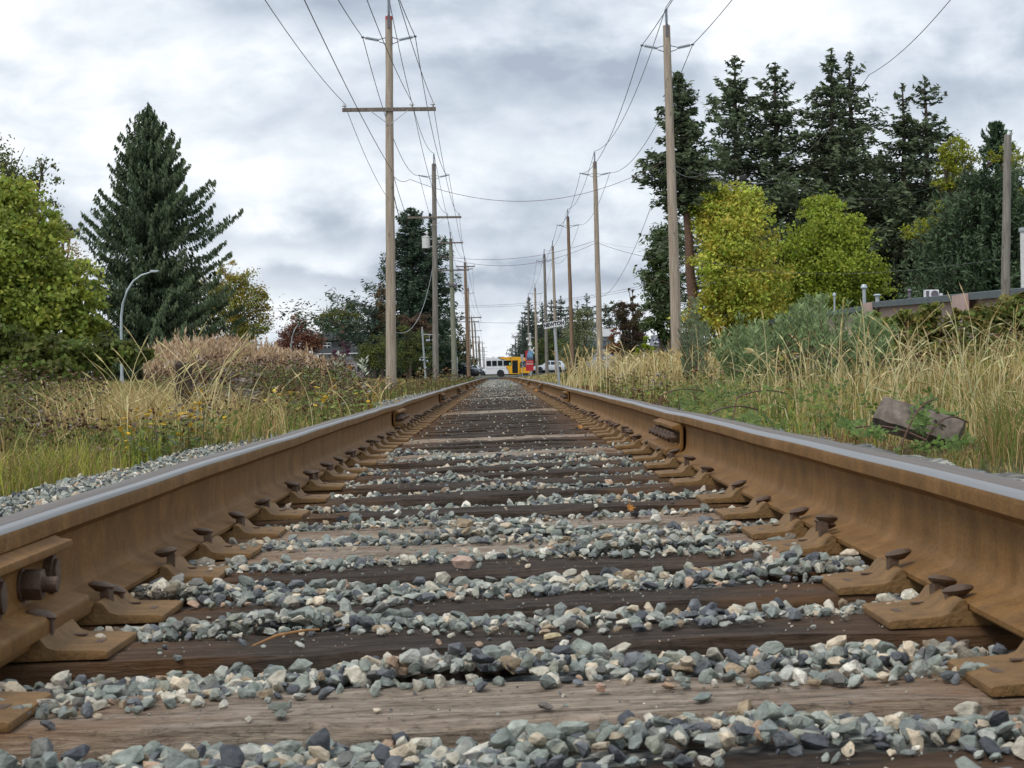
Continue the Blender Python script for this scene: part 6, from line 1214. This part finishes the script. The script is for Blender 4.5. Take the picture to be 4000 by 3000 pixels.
for p0, p1, hh in (((3520, 1740, 8.0), (3650, 1560, 8.2), .05), ((3620, 1720, 8.0), (3340, 1670, 8.2), .03), ((3600, 1740, 8.0), (3780, 1650, 8.4), .07)):
    a, b = at(*p0) - b0, at(*p1) - b0; mb = MB(); mb.tube([a.lerp(b, k/8) + Vector((0, 0, hh*math.sin(PI*k/8))) for k in range(9)], .004, 6); mb.build('cane', 'twig', t2)
p = at(716, 1560, 17); p.z = float(ground(p.x, 17)); t = thing('old_post', 'short rotten dark brown wooden post in the tall grass on the left', 'post', p); h = at(716, 1392, 17).z - p.z
MT['rotwood'] = polewood('rotten wood', (.018, .010, .008), (.040, .022, .015), (.085, .055, .04)); MT['greywood'] = polewood('frayed grey wood', (.07, .05, .04), (.13, .10, .08), (.20, .165, .14))
mb = MB(); rr = random.Random(9); vs = []
sec = [(-.076, -.05), (-.02, -.062), (.045, -.055), (.075, -.02), (.072, .05), (0, .06), (-.07, .05)]
for k in range(9):
    for a, b in sec: f_ = 1 + rr.uniform(-.07, .07); vs.append((a*f_ + .015*k/8, b*f_, -.1 + (h*.93 + .1)*k/8 + (rr.uniform(-.03, .03) if k == 8 else 0)))
mb.add(vs, [(k*7+i, k*7+(i+1) % 7, (k+1)*7+(i+1) % 7, (k+1)*7+i) for k in range(8) for i in range(7)] + [tuple(range(56, 63))]); mb.build('post', 'rotwood', t)
mb = MB(); rr = random.Random(3)
for k in range(46):
    a, b = rr.uniform(-.07, .085), rr.uniform(-.05, .05); z = h*.86 + rr.uniform(-.02, .03); mb.tube([(a, b, z), (a + rr.uniform(-.02, .02), b, z + rr.uniform(.02, .075))], [.009, .004], 5)
mb.build('frayed_top', 'greywood', t)
# --- willow, silver sapling, bramble bank
def willow(px0, px1, s, topf, nst, per, col, label, name, lsz=.075, wd=.016, ds=1.5, base=None):
    pc = px2x((px0+px1)/2, s); b = G(pc, s); t = thing(name, label, 'shrub', b); v = Veg(); mb = MB()
    for k in range(nst):
        px = R.uniform(px0, px1); ss = s + R.normal()*ds*.5; top = at(px, topf(px) + R.random()**1.2*170 - 35*(R.random() < .2), ss); rx = b.x + (top.x - b.x)*.72; rt = Vector((rx, ss, float(ground(rx, ss)))); le = Vector((top.x, ss + R.normal()*.15, top.z))
        if le.z < rt.z + .2: continue
        q = [rt.lerp(le, j/6) + Vector((.04*math.sin(j*1.3 + k), .03*math.cos(j + k), 0)) for j in range(7)]; mb.tube([z - b for z in q], [.008*(1-j/8) for j in range(7)], 4, cap=False)
        f = R.random(per)**.7; ctr = np.array([(rt.lerp(le, float(z)) - b)[:] for z in f]); a = R.uniform(0, 2*PI, per); ax = unit(np.stack([np.cos(a)*.8, np.sin(a)*.8, np.full(per, .75)], 1)); ctr = ctr + ax*lsz*.5 + R.normal(size=(per, 3))*.03*np.array([1, 1, .4])
        v.cards(ctr, ax, unit(np.cross(ax, rdir(per))), lsz*R.uniform(.7, 1.25, per), wd*R.uniform(.8, 1.3, per), np.array(col)*R.uniform(.7, 1.35, (per, 1))*R.uniform(.85, 1.15))
    v.build('foliage', None, 'leaf', parent=t); mb.build('stem', 'twig', t); return t
willow(2790, 3490, 22, lambda px: float(np.interp(px, [2790, 2900, 3050, 3120, 3200, 3260, 3400, 3490], [1320, 1250, 1230, 1170, 1120, 1200, 1235, 1300])), 105, 120, (.150, .200, .090), 'grey green willow shrub with narrow leaves in front of the maples', 'willow_shrub', lsz=.10, wd=.023)
willow(2660, 2760, 30, lambda px: 1200.0, 26, 90, (.105, .135, .075), 'slim grey green willow at the foot of the nearest right pole', 'willow_shrub', lsz=.09, wd=.022)
willow(1290, 1440, 38, lambda px: float(np.interp(px, [1290, 1330, 1380, 1440], [1420, 1392, 1440, 1400])), 12, 36, (.36, .40, .31), 'small sapling with broad silvery white leaves left of the nearest pole', 'silver_sapling', lsz=.13, wd=.05)
def bank(name, label, blobs, s, cols, n, lf, seed, mixc): return broadleaf(blobs[0][0], blobs[0][1], s, label, blobs, cols, mixc, n, lf, name=name, seed=seed, trunk=False, clump=.42, per=26, wid=.75, cvar=.3)
bank('bramble_thicket', 'bramble thicket with reddening leaves along the pink wall, middle part', [(3560, 1330, 70, 0), (3540, 1255, 50, 0), (3640, 1225, 45, 0), (3760, 1270, 65, 0), (3480, 1290, 55, 0), (3820, 1240, 40, 0), (3640, 1280, 70, 0), (3480, 1360, 70, 0), (3700, 1340, 80, 0), (3600, 1400, 80, -.5), (3720, 1420, 80, -.5), (3500, 1430, 80, -.5), (3600, 1250, 35, .3), (3400, 1330, 60, .5), (3420, 1260, 40, .8)], 25, (.095, .130, .030), 13000, .085, 90, (.17, .13, .035))
bank('bramble_thicket', 'bramble thicket with reddening leaves at the far right edge', [(3900, 1280, 90, 0), (3840, 1240, 50, 0), (3940, 1190, 50, 0), (3790, 1300, 60, 0), (3980, 1230, 80, 0), (3830, 1310, 80, 0), (4060, 1300, 110, 0), (3880, 1390, 100, -.5), (3990, 1410, 110, -.5), (4100, 1420, 120, -.5), (3790, 1400, 60, 0), (3990, 1170, 40, 0), (3870, 1220, 40, .3)], 24, (.088, .122, .030), 14000, .085, 91, (.16, .12, .035))
bank('dark_thicket', 'dark green thicket below the hazel at the left edge', [(40, 1350, 90, 0), (150, 1380, 80, 0), (250, 1370, 70, 0), (340, 1380, 60, 0), (-80, 1380, 120, 0), (100, 1450, 80, -1), (250, 1440, 60, -1), (430, 1370, 60, 0), (500, 1380, 50, 0), (300, 1400, 70, 1), (400, 1420, 60, 1), (200, 1400, 80, 1), (560, 1400, 45, 1)], 34, (.085, .112, .024), 9000, .13, 92, (.07, .075, .02))
bank('bramble_thicket', 'green bramble thicket under the yellow maples', [(2880, 1330, 60, 0), (2960, 1340, 60, 0), (2800, 1350, 50, 0), (2730, 1360, 50, 0), (2700, 1300, 30, 0), (3040, 1330, 60, 0)], 45, (.070, .095, .026), 3200, .13, 93, (.13, .12, .03))
